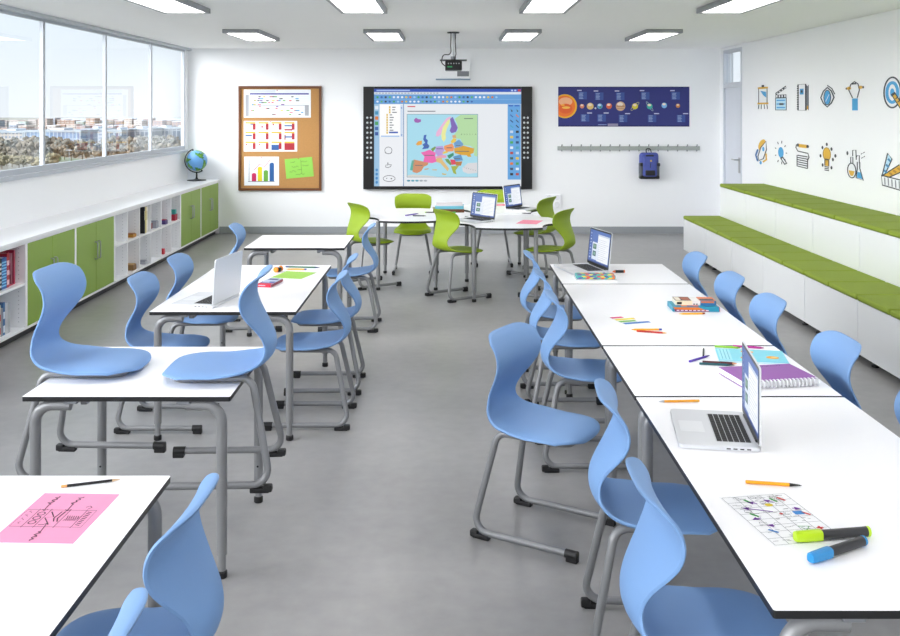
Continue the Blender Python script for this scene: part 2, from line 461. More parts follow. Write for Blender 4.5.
def small_tray(y, z, col, col2, label, w=.12, hgt=.03):
    e = empty('storage_box', (XC-.125, y+w/2, z), 0, label, 'box')
    a = mat('item_'+col, col, .5, noise=.06, nscale=30); b2 = mat('item_'+col2, col2, .5, noise=.06, nscale=30)
    t = .006
    m = MB().box(-.1, .1, -w/2, -w/2+t, 0, hgt, a).box(-.1, .1, w/2-t, w/2, 0, hgt, a).box(-.1, -.1+t, -w/2+t, w/2-t, 0, hgt, a).box(.1-t, .1, -w/2+t, w/2-t, 0, hgt, a).box(-.1+t, .1-t, -w/2+t, w/2-t, 0, t, a)
    m.build('tray', e, smooth=False)
    MB().box(-.094, .094, -w/2+t, w/2-t, t, hgt+.008, b2, .003).build('contents', e)
small_tray(colY(1)+.22, S2, 'B9822F', '96601E', 'ochre box lying in the second upper cubby', .10, .03)
small_tray(colY(1)+.22, S1, '8C6A3C', 'C8A36A', 'brown box lying in the second lower cubby', .10, .055)
small_tray(colY(3)+.25, S2, 'A2A8B2', '8F98A4', 'grey box beside a red block in the fourth upper cubby', .08, .07)
item_box('toy_block', XC-.115, XC-.06, colY(3)+.19, colY(3)+.23, S2, S2+.06, '8A1A2E', 'dark red block in the fourth upper cubby', 'block')
small_tray(colY(4)+.22, S2, '5A4A86', 'A5334C', 'purple and red box in the fifth upper cubby', .08, .045)
small_tray(colY(5)+.22, S2, 'B0263F', '2C8C9A', 'red and teal box in the sixth upper cubby', .10, .07)
item_box('toy_block', XC-.09, XC-.03, colY(5)+.24, colY(5)+.30, S2+.078, S2+.125, '3FA7A0', 'teal block on the red box in the sixth upper cubby', 'block')
item_box('toy_block', XC-.09, XC-.04, colY(4)+.20, colY(4)+.25, S1, S1+.06, 'C22B3C', 'small red block in the fifth lower cubby', 'block')
small_tray(colY(2)+.24, S1, 'A9ADB4', '7F858E', 'small grey box in the third lower cubby', .08, .03)
# bookcase at the left edge
def book(y, t, h, d, col, pg, label, z, lay=False, group=None, name='book', stripe=None):
    e = empty(name, (XC-.045-d/2, y+t/2, z), 0, label, 'book', group)
    cm = mat('cover_'+col, col, .45, noise=.08, nscale=25)
    b = MB().box(-d/2, d/2, -t/2, -t/2+.002, 0, h, cm).box(-d/2, d/2, t/2-.002, t/2, 0, h, cm).box(d/2-.002, d/2, -t/2+.002, t/2-.002, 0, h, cm)
    if stripe:
        for q in range(stripe[1]):
            zz = h*(.08+.84*q/stripe[1]); b.box(d/2, d/2+.0008, -t/2+.002, t/2-.002, zz, zz+h*.42/stripe[1], ink(stripe[0]))
    b.build('cover', e, smooth=False)
    MB().box(-d/2+.004, d/2-.003, -t/2+.0025, t/2-.0025, .004, h-.004, M['paper']).build('pages', e, smooth=False)
    return e
B0 = 6.30
def byrow(spec, z, y):
    for (t, h, d, col, st, lab, nm) in spec:
        book(y, t, h, d, col, None, lab, z, name=nm, stripe=st); y += t+.004
byrow([(.05, .24, .2, '23305C', ('E8E8E8', 3), 'navy book left end of the bookcase top shelf', 'book'),
       (.05, .25, .2, 'B3202C', ('F0E3A0', 4), 'red book beside the navy book on the top shelf', 'book'),
       (.055, .25, .21, '14161A', ('F2F2F2', 7), 'black and white patterned book on the top shelf', 'book'),
       (.05, .22, .21, 'D8D9DC', ('55585E', 5), 'pale grey book on the bookcase top shelf', 'book'),
       (.05, .225, .21, '0F1116', ('D6D6D6', 6), 'black book left of the blue book on the top shelf', 'book'),
       (.075, .225, .22, '1F5FA8', ('7FC4EE', 9), 'thick blue patterned book on the bookcase top shelf', 'book'),
       (.04, .25, .19, 'B22A3A', ('F3C7CF', 3), 'red book right of the thick blue book', 'book')], S2, 6.655)
byrow([(.03, .2, .2, 'B7A98C', None, 'tan folder left end of the lower bookcase shelf', 'folder'),
       (.035, .21, .2, 'E6E7EA', ('8A3A3A', 2), 'white folder with red marks on the lower shelf', 'folder'),
       (.03, .2, .2, '9AA0A8', None, 'grey folder on the lower bookcase shelf', 'folder'),
       (.035, .225, .2, 'D9D3C8', ('C8503C', 2), 'cream folder on the lower bookcase shelf', 'folder'),
       (.03, .2, .2, '8C929C', None, 'steel grey folder beside the blue book', 'folder'),
       (.03, .235, .2, '3D6FA3', ('DCE6F2', 2), 'blue book between grey folders on the lower shelf', 'book'),
       (.04, .225, .2, 'C9CCD1', None, 'pale grey folder beside the blue book', 'folder'),
       (.035, .215, .2, 'B6BAC0', None, 'light grey folder right end of the lower shelf', 'folder')], S1, 6.77)
e = empty('magazine_holder', (XC-.16, 7.125, S2), 0, 'clear red magazine holder with pink card on the top shelf', 'magazine holder')
rm = mat('red_acrylic', 'C2405E', .3, noise=.04); pc = mat('item_E8A8BC', 'E8A8BC', .6, noise=.05)
MB().box(-.1, .1, .046, .05, 0, .25, rm).box(-.1, .06, -.05, -.047, 0, .12, rm).box(-.1, .1, -.047, .046, 0, .005, rm).box(-.1, -.095, -.047, .046, .005, .25, rm).box(.094, .1, .030, .046, .005, .25, rm).build('holder', e, smooth=False)
MB().box(-.088, .088, .026, .030, .006, .23, pc).box(.03, .075, .0245, .026, .10, .16, mat('item_C81E6A', 'C81E6A', .5, noise=.05)).build('card', e, smooth=False)
MB().box(.02, .085, -.020, .015, .006, .075, mat('item_6A2038', '6A2038', .5, noise=.06)).build('small_box', e, smooth=False)
# ------------------------------------------------------------------ stepped bench boxes on the right
def bench_unit(x0, x1, y1, z1, label, group):
    y0 = y1-.97; cx, cy = (x0+x1)/2, (y0+y1)/2
    e = empty('bench_box', (cx, cy, 0), 0, label, 'bench', group)
    w = (x1-x0)/2; l = .485
    MB().box(-w, w, -l+.0035, l-.0035, .055, z1, M['panel'], .002).build('body', e)
    for sx in (-w+.06, w-.06):
        for sy in (-.34, .34):
            f = MB().lathe([(.014, .012), (.014, .056)], M['rubber'], 12, Matrix.Translation((sx, sy, 0)))
            f.lathe([(.024, 0), (.026, .004), (.024, .012), (.014, .014)], M['rubber'], 12, Matrix.Translation((sx, sy, 0)))
            f.build('foot', e)
    return e
ORD = ['first', 'second', 'third', 'fourth', 'fifth', 'sixth', 'seventh', 'eighth', 'ninth', 'tenth', 'eleventh', 'twelfth', 'thirteenth', 'fourteenth', 'fifteenth', 'sixteenth']
HB1, HB2 = .412, .788; CU = .04
def pad(x0, x1, y1, z, label, group):
    y0 = y1-.485; cx, cy = (x0+x1)/2, (y0+y1)/2; hw = (x1-x0)/2
    nx, ny = 8, 8
    b = MB().box(-hw, hw, -.233, .233, 0, CU, M['cushion'], .016, 3)
    return tag(b.build('seat_cushion', loc=(cx, cy, z)), label, 'cushion', group)
p1 = p2 = None
for k in range(7):
    y1 = 11.39-k*.97
    bench_unit(2.745, 3.17, y1, HB1, 'white low bench box on the lower step, %s from the back wall' % ORD[k], 'lower step bench boxes')
    if k < 6: bench_unit(3.172, 3.695, y1, HB2, 'tall white bench box on the upper step, %s from the back wall' % ORD[k], 'upper step bench boxes')
    for q in range(2):
        yy = y1-q*.485; lab = 'green seat cushion on the %s step, %s from the back wall'
        if p1 is None: p1 = pad(2.737, 3.17, yy, HB1, lab % ('lower', ORD[0]), 'lower step cushions')
        else: dup(p1, (p1.location.x, yy-.2425, HB1), 0, lab % ('lower', ORD[2*k+q]))
        if k < 6:
            if p2 is None: p2 = pad(3.164, 3.694, yy, HB2, lab % ('upper', ORD[0]), 'upper step cushions')
            else: dup(p2, (p2.location.x, yy-.2425, HB2), 0, lab % ('upper', ORD[2*k+q]))
# ------------------------------------------------------------------ chairs: one moulded S-shaped shell on a sled frame
PROF = [(.180,.414,.164,-.004),(.173,.423,.170,-.004),(.152,.433,.176,-.004),(.110,.4395,.183,-.002),(.055,.440,.191,.002),(-.020,.436,.194,.006),
        (-.090,.432,.189,.010),(-.150,.435,.175,.013),(-.198,.450,.150,.016),(-.227,.478,.127,.018),(-.235,.512,.114,.020),
        (-.229,.545,.114,.020),(-.212,.578,.124,.019),(-.191,.608,.143,.018),(-.171,.636,.164,.017),(-.156,.664,.180,.017),(-.148,.694,.188,.016),
        (-.150,.724,.190,.014),(-.160,.751,.189,.011),(-.177,.774,.187,.008),(-.196,.791,.184,.005),(-.216,.802,.180,.003)]
def catmull(P, per):
    out = []
    n = len(P)
    for i in range(n-1):
        p0, p1, p2, p3 = P[max(i-1,0)], P[i], P[i+1], P[min(i+2,n-1)]
        for k in range(per):
            t = k/per
            out.append(tuple(.5*(2*b+(c-a)*t+(2*a-5*b+4*c-d)*t*t+(3*b-a-3*c+d)*t**3) for a, b, c, d in zip(p0, p1, p2, p3)))
    out.append(P[-1]); return out
def shell_mesh(mb, m, thick=.0105, nt=20, n=66):
    S = catmull(PROF, 8); A = [0.0]
    for i in range(1, len(S)): A.append(A[-1]+math.hypot(S[i][0]-S[i-1][0], S[i][1]-S[i-1][1]))
    Ltot = A[-1]
    def at(q):                                # outline centre line by arc length
        q = max(0.0, min(Ltot, q)); j = 0
        lo, hi = 0, len(A)-1
        while hi-lo > 1:
            md = (lo+hi)//2
            if A[md] <= q: lo = md
            else: hi = md
        f = (q-A[lo])/max(1e-9, A[hi]-A[lo])
        return [S[lo][k]+(S[hi][k]-S[lo][k])*f for k in range(4)]
    top = []
    for i in range(n):
        q0 = Ltot*i/(n-1); row = []; N0 = None
        for k in range(nt+1):
            t = sin((-1+2*k/nt)*pi/2); u = abs(t)
            q = q0 + .085*u**3.6*max(0.0, 1-q0/.20)**1.3 - .060*u**4.5*max(0.0, 1-(Ltot-q0)/.14)**1.3      # rounded outline at both ends
            x, z, w, c = at(q); a = at(q-.006); b = at(q+.006)
            tx, tz = b[0]-a[0], b[1]-a[1]; L = math.hypot(tx, tz); nx, nz = tz/L, -tx/L
            if k == nt//2: N0 = Vector((nx, 0, nz))
            g = c*t*t-.011*u**7*max(0.0, min(1.0, (x+.12)/.1))*(z < .5)      # seat edges roll down
            row.append(Vector((x+nx*g, w*t, z+nz*g)))
        top.append((row, N0))
    vs = []; fs = []
    W = nt+1
    def nrm(i, k):
        r0 = top[max(i-1,0)][0][k]; r1 = top[min(i+1,n-1)][0][k]
        c0 = top[i][0][max(k-1,0)]; c1 = top[i][0][min(k+1,nt)]
        v = (r1-r0).cross(c1-c0)
        v.normalize()
        return v if v.dot(top[i][1]) > 0 else -v
    N = [[nrm(i, k) for k in range(W)] for i in range(n)]
    for i in range(n):
        for k in range(W): vs.append(top[i][0][k])
    o = n*W
    for i in range(n):
        for k in range(W): vs.append(top[i][0][k]-N[i][k]*thick)
    for i in range(n-1):
        for k in range(nt):
            a, b, c, d = i*W+k, i*W+k+1, (i+1)*W+k+1, (i+1)*W+k
            fs.append((a, b, c, d)); fs.append((o+d, o+c, o+b, o+a))
    # rounded rim: a middle row pushed outwards
    rim = [(0,k) for k in range(W)] + [(i,nt) for i in range(1,n)] + [(n-1,k) for k in range(nt-1,-1,-1)] + [(i,0) for i in range(n-2,0,-1)]
    cen = [sum((top[i][0][k] for k in (0, nt)), Vector())/2 for i in range(n)]
    base = len(vs); R = len(rim)
    for q, (i, k) in enumerate(rim):
        p = top[i][0][k]-N[i][k]*thick*.5
        i0, k0 = rim[q-1]; i1, k1 = rim[(q+1) % R]
        t = (top[i1][0][k1]-top[i0][0][k0]).normalized()
        out = t.cross(N[i][k]).normalized()
        ref = top[i][0][k]-top[n//2 if i in (0, n-1) else i][0][nt//2]
        if i in (0, n-1):
            j = 1 if i == 0 else n-2
            ref = top[i][0][k]-top[j][0][nt//2]
        if out.dot(ref) < 0: out = -out
        vs.append(p+out*thick*.42)
    for q in range(R):
        i, k = rim[q]; j, l = rim[(q+1) % R]
        a, b = i*W+k, j*W+l; ma, m2 = base+q, base+(q+1) % R
        fs.append((a, b, m2, ma)); fs.append((ma, m2, o+b, o+a))
    mb.add(vs, fs, m)
def make_chair(name, shellmat, label, cat, group):
    e = empty(name, (0, 0, 0), 0, label, cat, group)
    b = MB(); shell_mesh(b, shellmat); b.build('seat_shell', e, ang=60)
    f = MB(); r = .014; P = []
    def side(s):
        return [(.125, s*.085, .404), (.100, s*.118, .4085), (-.172, s*.126, .4085), (-.252, s*.189, .0275), (.196, s*.189, .0275)]
    L = side(1); R = side(-1)[::-1]
    path = R[:-1] + [R[-1]] + L
    path = fillet(path, [.05,.055,.05,.04,.04,.04,.04,.05,.055,.05], 7)
    f.tube(path, r, M['steel'], 12); f.build('frame', e, ang=50)
    for s in (1, -1):
        y = s*.189
        g = MB().box(-.248, -.175, y-.015, y+.015, 0, .020, M['rubber'], .005)
        g.box(-.258, -.224, y-.0155, y+.0155, .003, .030, M['rubber'], .006); g.build('glide', e)
        g = MB().tube([(.152, y, .0275), (.200, y, .0275)], .0165, M['rubber'], 14).box(.156, .202, y-.014, y+.014, 0, .026, M['rubber'], .004); g.build('glide', e)
    return e
blue = make_chair('school_chair', M['blue'], 'x', 'chair', 'blue school chairs')
green = make_chair('school_chair', M['green'], 'x', 'chair', 'green school chairs')
LIFT = TT-.3945+.003
R = radians
blues = [
 (-1.390, 3.86, LIFT, R(-2), 'blue school chair hung on the left square table, back to the windows, facing right'),
 (-.925, 3.80, LIFT, R(182), 'blue school chair hung on the left square table, back to the aisle, facing left'),
 (-1.50, 5.28, 0, 0, 'blue school chair on the window side of the left laptop table, nearer one'),
 (-1.49, 5.97, 0, 0, 'blue school chair on the window side of the left laptop table, farther one'),
 (-1.49, 7.60, 0, R(3), 'blue school chair on the window side of the small empty table at the back left'),
 (-.785, 5.33, 0, R(180), 'blue school chair on the aisle side of the left laptop table, nearer one'),
 (-.785, 5.96, 0, R(181), 'blue school chair on the aisle side of the left laptop table, farther one'),
 (-.80, 7.58, 0, R(180), 'blue school chair on the aisle side of the small empty table at the back left'),
 (-.785, 2.28, 0, R(178), 'blue school chair at the table with the pink paper, farther one'),
 (-.775, 1.69, 0, R(180), 'blue school chair at the table with the pink paper, nearer one'),
 (.668, 2.385, 0, R(0), 'blue school chair on the aisle side of the right row, nearest one'),
 (.692, 3.11, 0, R(-4), 'blue school chair on the aisle side of the right row, level with the near laptop'),
 (.405, 3.90, 0, R(-31), 'blue school chair pulled out into the aisle and turned aside'),
 (.690, 4.74, 0, R(0), 'blue school chair on the aisle side of the right row, just behind the pulled-out chair'),
 (.690, 5.40, 0, R(0), 'blue school chair on the aisle side of the right row, second from its far end'),
 (.688, 6.10, 0, R(0), 'blue school chair on the aisle side of the right row, at its far end'),
 (1.36, 6.04, 0, R(180), 'blue school chair on the bench side of the right row, at its far end'),
 (1.36, 5.29, 0, R(180), 'blue school chair on the bench side of the right row, second from its far end'),
 (1.36, 4.65, 0, R(180), 'blue school chair on the bench side of the right row, third from its far end'),
 (1.36, 3.83, 0, R(180), 'blue school chair on the bench side of the right row, behind the purple notebook'),
 (1.36, 3.07, 0, R(180), 'blue school chair on the bench side, cut by the right picture edge'),
]
def place(proto, spots):
    first = True
    for (x, y, z, a, lab) in spots:
        if first: proto.location = (x, y, z); proto.rotation_euler = (0, 0, a); proto['label'] = lab; first = False
        else: dup(proto, (x, y, z), a, lab)
place(blue, blues)
greens = [
 (-.74, 9.39, 0, R(33), 'green school chair at the left end of the petal tables, facing right'),
 (-.385, 10.13, 0, R(-90), 'green school chair behind the petal tables on the left, facing the viewer'),
 (.10, 8.80, 0, R(33), 'green school chair in front of the petal tables, nearest the aisle, seen from behind'),
 (.48, 10.62, 0, R(-90), 'green school chair behind the rear laptop, mostly hidden by it'),
 (.86, 10.04, 0, R(150), 'green school chair at the right of the petal tables, farther one'),
 (.892, 8.85, 0, R(150), 'green school chair at the right of the petal tables, nearer one, by the pink sheet'),
]
place(green, greens)

# ------------------------------------------------------------------ tables
def rounded_rect(w, l, r, n=4):
    pts = []
    for (cx, cy, a0) in ((w-r, l-r, 0), (-w+r, l-r, pi/2), (-w+r, -l+r, pi), (w-r, -l+r, 3*pi/2)):
        for k in range(n+1):
            a = a0+pi/2*k/n; pts.append((cx+r*cos(a), cy+r*sin(a)))
    return pts
def foot(par, x, y):
    f = MB().lathe([(.0175, 0), (.0195, .003), (.0195, .022), (.0155, .026)], M['rubber'], 16, Matrix.Translation((x, y, 0)))
    f.build('foot', par)
def make_table(l, label, group):
    e = empty('school_table', (0, 0, 0), 0, label, 'table', group)
    w = .375; l = l-.007
    t = MB().prism(rounded_rect(w, l, .006), TT-.017, TT, M['table'], M['edge']); t.build('tabletop', e)
    for sx in (-1, 1):
        for sy in (-1, 1):
            x, y = sx*(w-.036), sy*(l-.030); z1 = TT-.017-.021
            g = MB().tube(fillet([(x, y, .085), (x, y, z1), (x-sx*.13, y, z1)], .085, 9), .0195, M['steel'], 18)
            g.tube([(x, y, .02), (x, y, .09)], .0145, M['steel'], 16)
            g.box(x-sx*.135-.024, x-sx*.135+.024, y-.024, y+.024, TT-.017-.012, TT-.0172, M['grey'], .003)
            # adjusting hole
            g.lathe([(.0045, 0), (.0045, .0205)], M['rubber'], 8, Matrix.Translation((x, y, .16)) @ Matrix.Rotation(-pi/2*sy, 4, 'X').inverted())
            lo = g.build('leg', e); foot(lo, x, y)
    # steel rails under the top
    for sx in (-1, 1): MB().box(sx*(w-.20)-.012, sx*(w-.20)+.012, -l+.06, l-.06, TT-.017-.03, TT-.0172, M['steel'], .003).build('rail', e)
    return e
long_t = make_table(.75, 'x', 'rectangular school tables')
sq_t = make_table(.375, 'x', 'square school tables')
place(long_t, [(-1.163, 2.003, 0, 0, 'long white table at the lower left with the pink paper and black pencil'),
               (-1.161, 5.705, 0, 0, 'long white table on the left with an open silver laptop'),
               (1.045, 2.75, 0, 0, 'long white table nearest on the right, with the markers and near laptop'),
               (1.045, 5.004, 0, 0, 'long white table in the right row with the bar chart sheet and pencil boxes')])
place(sq_t, [(-1.166, 3.866, 0, 0, 'square white table on the left with two chairs hung on it'),
             (-1.160, 7.61, 0, 0, 'small empty square white table at the back left'),
             (1.045, 3.877, 0, 0, 'square white table in the right row with the purple spiral notebook'),
             (1.045, 6.13, 0, 0, 'square white table at the far end of the right row, with a laptop')])
def petal(cx, cy, w, l, legs, label):
    e = empty('petal_table', (cx, cy, 0), 0, label, 'table', 'white petal-shaped group tables')
    r, ry = .13, .30; bow = .055; pts = []
    def side(p, q, nx, ny):                       # bowed edge from p to q
        out = []
        for k in range(13):
            t = k/12; s = bow*(1-(2*t-1)**2); out.append((p[0]+(q[0]-p[0])*t+nx*s, p[1]+(q[1]-p[1])*t+ny*s))
        return out
    def scoop(px, py, a0):                        # hollow corner, quarter circle about the corner point
        return [(px+r*cos(a0-pi/2*k/8), py+ry*sin(a0-pi/2*k/8)) for k in range(1, 8)]
    W, L = w-bow, l-bow
    pts += side((-W+r, -L), (W-r, -L), 0, -1) + scoop(W, -L, pi)
    pts += side((W, -L+ry), (W, L-ry), 1, 0) + scoop(W, L, 3*pi/2)
    pts += side((W-r, L), (-W+r, L), 0, 1) + scoop(-W, L, 0)
    pts += side((-W, L-ry), (-W, -L+ry), -1, 0) + scoop(-W, -L, pi/2)
    MB().prism(pts, TT-.018, TT, M['table'], M['edge']).build('tabletop', e)
    for (x, y) in legs:
        x -= cx; y -= cy
        g = MB().tube([(x, y, .085), (x, y, TT-.019)], .0195, M['steel'], 18).tube([(x, y, .02), (x, y, .09)], .0145, M['steel'], 16)
        lo = g.build('leg', e); foot(lo, x, y)
    b = MB().box(-w+.25, w-.25, -l+.25, l-.25, TT-.045, TT-.0182, M['steel'], .003)
    b.build('under_frame', e)
petal(-.39, 9.555, .448, .605, [(-.67, 9.12), (-.13, 9.12), (-.667, 10.06), (-.13, 10.06)], 'petal-shaped white table on the left of the group, with the stack of books')
petal(.522, 9.045, .478, .615, [(.217, 8.56), (.762, 8.56), (.17, 9.57), (.765, 9.57)], 'petal-shaped white table nearest in the group, with a laptop and a pink sheet')
petal(.522, 10.215, .478, .55, [(.25, 9.80), (.765, 9.80), (.25, 10.62), (.765, 10.62)], 'petal-shaped white table at the back of the group, with the rear laptop')
# ------------------------------------------------------------------ laptops
def screen_page(sh, w, h):               # u to the right, v up, origin at the lower left of the lit area
    sh.rect(0, 0, w, h, '4E6FB5'); sh.up()
    sh.rect(0, h*.0, w, h*.045, '2C4686'); sh.rect(w*.02, h*.06, w*.13, h*.97, '3F5FA8')
    for k in range(9): sh.ell(w*.075, h*(.13+.095*k), w*.028, h*.026, ['DDE6F5', '8FA9DD', 'C7D6F0'][k % 3], 10)
    sh.rect(w*.17, h*.09, w*.50, h*.63, 'DCE6F4'); sh.rect(w*.42, h*.07, w*.97, h*.90, 'F2F5FA'); sh.up()
    sh.rect(w*.42, h*.85, w*.97, h*.90, 'C9D4E6'); sh.rect(w*.21, h*.42, w*.37, h*.58, '3E6B5C'); sh.rect(w*.21, h*.20, w*.37, h*.36, '37616A')
    for k in range(11): sh.rect(w*.47, h*(.14+.06*k), w*(.78+.13*((k*7) % 3)/2), h*(.152+.06*k), 'BFC8D6')
    sh.up(); sh.ell(w*.29, h*.51, w*.05, h*.05, '7FA68F', 12); sh.ell(w*.29, h*.28, w*.04, h*.05, '86B3A0', 12)
    sh.rect(w*.78, 0, w*.84, h*.05, '15264F')
def make_laptop(loc, yaw, label, lid_tilt=4):
    e = empty('laptop', loc, yaw, label, 'laptop', 'open silver laptops')
    W, D, t = .179, .122, .013
    b = MB()
    pts = rounded_rect(W, D, .014, 5)
    b.prism(pts, .0015, t-.0015, M['alu']); b.prism([(x*.985, y*.98) for x, y in pts], 0, .0015, M['alu']); b.prism([(x*.994, y*.992) for x, y in pts], t-.0015, t, M['alu'])
    for q in range(4): b.box(W-.0006, W+.0004, .02+q*.02, .032+q*.02, .0045, .008, M['black'])     # ports on the side
    for q in range(3): b.box(-W-.0004, -W+.0006, .03+q*.02, .040+q*.02, .0045, .008, M['black'])
    b.build('base', e)
    k = MB(); kw = .270; ky0, ky1 = -.004, .100
    rows_ = 6; n = 14; z = t
    k.box(-kw/2-.003, kw/2+.003, ky0-.003, ky1+.003, z-.0002, z+.0002, mat('keyboard_well', 'C4C6CA', .4, metal=.3, noise=.02))
    for r in range(rows_):
        ph = (ky1-ky0)/rows_; y0 = ky0+ph*r
        if r == 0: segs = [(0,1),(1,2),(2,3),(3,4.2),(4.2,9.2),(9.2,10.4),(10.4,11.4),(11.4,12.3),(12.3,13.2),(13.2,14)]
        else:
            off = [0, .6, .3, 0, .5, 0][r]; segs = []
            x = 0.0; first = 1+off
            segs.append((0, first)); x = first
            while x+1.9 < n: segs.append((x, x+1)); x += 1
            segs.append((x, n))
        for (a, c) in segs: k.box(-kw/2+kw*a/n+.0012, -kw/2+kw*c/n-.0012, y0+.0012, y0+ph-.0012, z+.0002, z+.0012, M['key'])
    k.build('keyboard', e, smooth=False)
    MB().box(-.053, .053, -.105, -.030, t, t+.0005, mat('laptop_trackpad', 'E3E5E8', .3, metal=.2, noise=.01)).build('trackpad', e, smooth=False)
    T = Matrix.Translation((0, D-.006, t+.001)) @ Matrix.Rotation(radians(-lid_tilt), 4, 'X')
    H = .238
    lp_ = rounded_rect(W, H/2, .012, 5)
    lid = MB()
    Tm = T @ Matrix(((1,0,0,0),(0,0,1,0),(0,1,0,H/2+.002),(0,0,0,1)))
    lid.prism(lp_, 0, .0055, M['alu'], T=Tm)
    lid.tube([(-.13, D-.006, t+.0045), (.13, D-.006, t+.0045)], .0045, M['black'], 10)
    lo = lid.build('lid', e)
    s = MB(); s.prism([(x*.985, y*.98) for x, y in lp_], -.0006, -.0001, M['black'], T=Tm)
    R3 = T.to_3x3()
    sw, shh = .332, .208
    shx = Sheet(s, T @ Vector((-sw/2, -.0007, .020)), R3 @ Vector((1,0,0)), R3 @ Vector((0,0,1)), R3 @ Vector((0,-1,0)), .0002, emit=.74)
    screen_page(shx, sw, shh)
    s.build('screen', lo, smooth=False)
    return e
Z = TT+.0003
make_laptop((.848, 3.1255, Z), R(-98.7), 'open silver laptop seen edge-on, nearest on the right row of tables', 0)
make_laptop((-1.317, 5.245, Z), R(-100.7), 'open silver laptop seen from behind its lid on the left table')
make_laptop((.845, 6.262, Z), R(-76), 'open silver laptop at the far end of the right row of tables', 6)
make_laptop((.213, 8.99, Z), R(-51.5), 'open silver laptop on the nearest petal table, turned to the left', 8)
make_laptop((.77, 10.00, Z), R(57), 'open silver laptop on the rear petal table, turned to the right', 8)

# ------------------------------------------------------------------ pens and markers
def pencil(p0, p1, r, col, tipcol, endcol, label, cat='pencil', name='pencil', group=None, z0=None):
    """lies on the table from p0 (tail) to p1 (point)"""
    zz = (z0 if z0 is not None else TT)+r+.0003
    a = Vector((p0[0], p0[1], 0)); b = Vector((p1[0], p1[1], 0)); L = (b-a).length; an = math.atan2(b.y-a.y, b.x-a.x)
    e = empty(name, (a.x, a.y, zz-r), an, label, cat, group)
    X = Matrix.Translation((0, 0, r)) @ Matrix.Rotation(pi/2, 4, 'Y')
    bm_ = mat('pen_'+col, col, .4, noise=.02); tm = mat('pen_'+tipcol, tipcol, .5, noise=.02); em = mat('pen_'+endcol, endcol, .5, noise=.02)
    n = 6 if name == 'pencil' else 14; f0 = .86 if name == 'pencil' else .78
    MB().lathe([(r, L*.10), (r, L*f0)], bm_, n, X).build('barrel', e, ang=50)
    MB().lathe([(r, L*f0), (r*.97, L*(f0+.01)), (r*.45, L*.96), (r*.12, L)], tm, n, X).build('tip', e, ang=60)
    MB().lathe([(r*.8, 0), (r, L*.012), (r, L*.10)], em, n, X).build('end_cap' if name == 'pen' else 'eraser', e, ang=60)
    return e
pencil((-1.063, 2.657), (-.918, 2.708), .0038, '15161A', 'D8B48C', 'E0A660', 'black pencil with tan tip above the pink paper on the near left table')
pencil((.820, 2.689), (.9655, 2.662), .0046, 'F0A814', '17181A', 'F0A814', 'yellow ballpoint pen with black tip above the diagram sheet', 'pen', 'pen')
pencil((.8845, 3.437), (.738, 3.43), .0042, 'F0A81E', 'A9ABAE', 'F0B840', 'orange pencil with grey tip in front of the near laptop')
pencil((.995, 4.548), (.850, 4.546), .0045, 'F2B02A', 'EFA61E', '27389A', 'yellow pencil with blue end beside the bar chart sheet')
pencil((.871, 4.521), (1.0025, 4.475), .0042, 'B3261E', 'E0A85A', 'C8301F', 'red pencil lying against the yellow pencil by the bar chart sheet')
pencil((.981, 3.972), (1.09, 4.068), .0045, '4B2A9E', '3C2288', '5A38B2', 'purple pen left of the blue booklet', 'pen', 'pen')
pencil((1.062, 4.062), (1.099, 4.20), .004, '1E1E22', '3A3A3E', '1E1E22', 'thin black pen pointing away beyond the purple pen', 'pen', 'pen')
pencil((1.154, 4.226), (1.258, 4.196), .0045, '8CC63C', '6FAF2C', '7BBB32', 'green pencil along the back of the blue booklet')
pencil((1.235, 4.232), (1.361, 4.193), .0045, 'B02A8C', 'A0227E', 'C23C9C', 'magenta pencil beside the green one behind the blue booklet')
pencil((1.033, 3.966), (1.166, 3.936), .0048, '5A1620', 'D8A070', '4A121A', 'dark red pencil left of the purple notebook')
pencil((1.013, 3.938), (1.15, 3.913), .0048, '14505A', '123E46', '1C606A', 'dark teal pen in front of the dark red pencil', 'pen', 'pen')
pencil((1.29, 4.905), (1.155, 4.893), .0045, 'F0B030', 'EAC070', '8A2A1A', 'yellow pencil in front of the stacked pencil boxes')
pencil((-1.073, 6.357), (-.844, 6.325), .0045, '1F6B4A', '25356E', '2A3A80', 'long green and blue pencil behind the green sheet', )
pencil((-.921, 6.255), (-1.057, 6.262), .0045, 'F0B21E', 'E8C060', '27389A', 'yellow pencil with blue end at the edge of the green sheet')
pencil((-.426, 9.41), (-.307, 9.585), .006, '6A4AB0', '563A98', '7A5AC0', 'purple pen on the left petal table', 'pen', 'pen')
pencil((-.355, 9.39), (-.225, 9.375), .0055, '3C4450', '22262C', '505A66', 'dark grey pen lying by the purple pen on the petal table', 'pen', 'pen')
pencil((-.245, 9.70), (-.13, 9.695), .0055, '1A1A1C', '7A2A1A', '9CC23C', 'black pen left of the book stack on the petal table', 'pen', 'pen')
pencil((.062, 9.65), (-.02, 9.64), .008, '2FB04A', '28A040', '3CC058', 'bright green marker in front of the book stack', 'marker', 'pen')
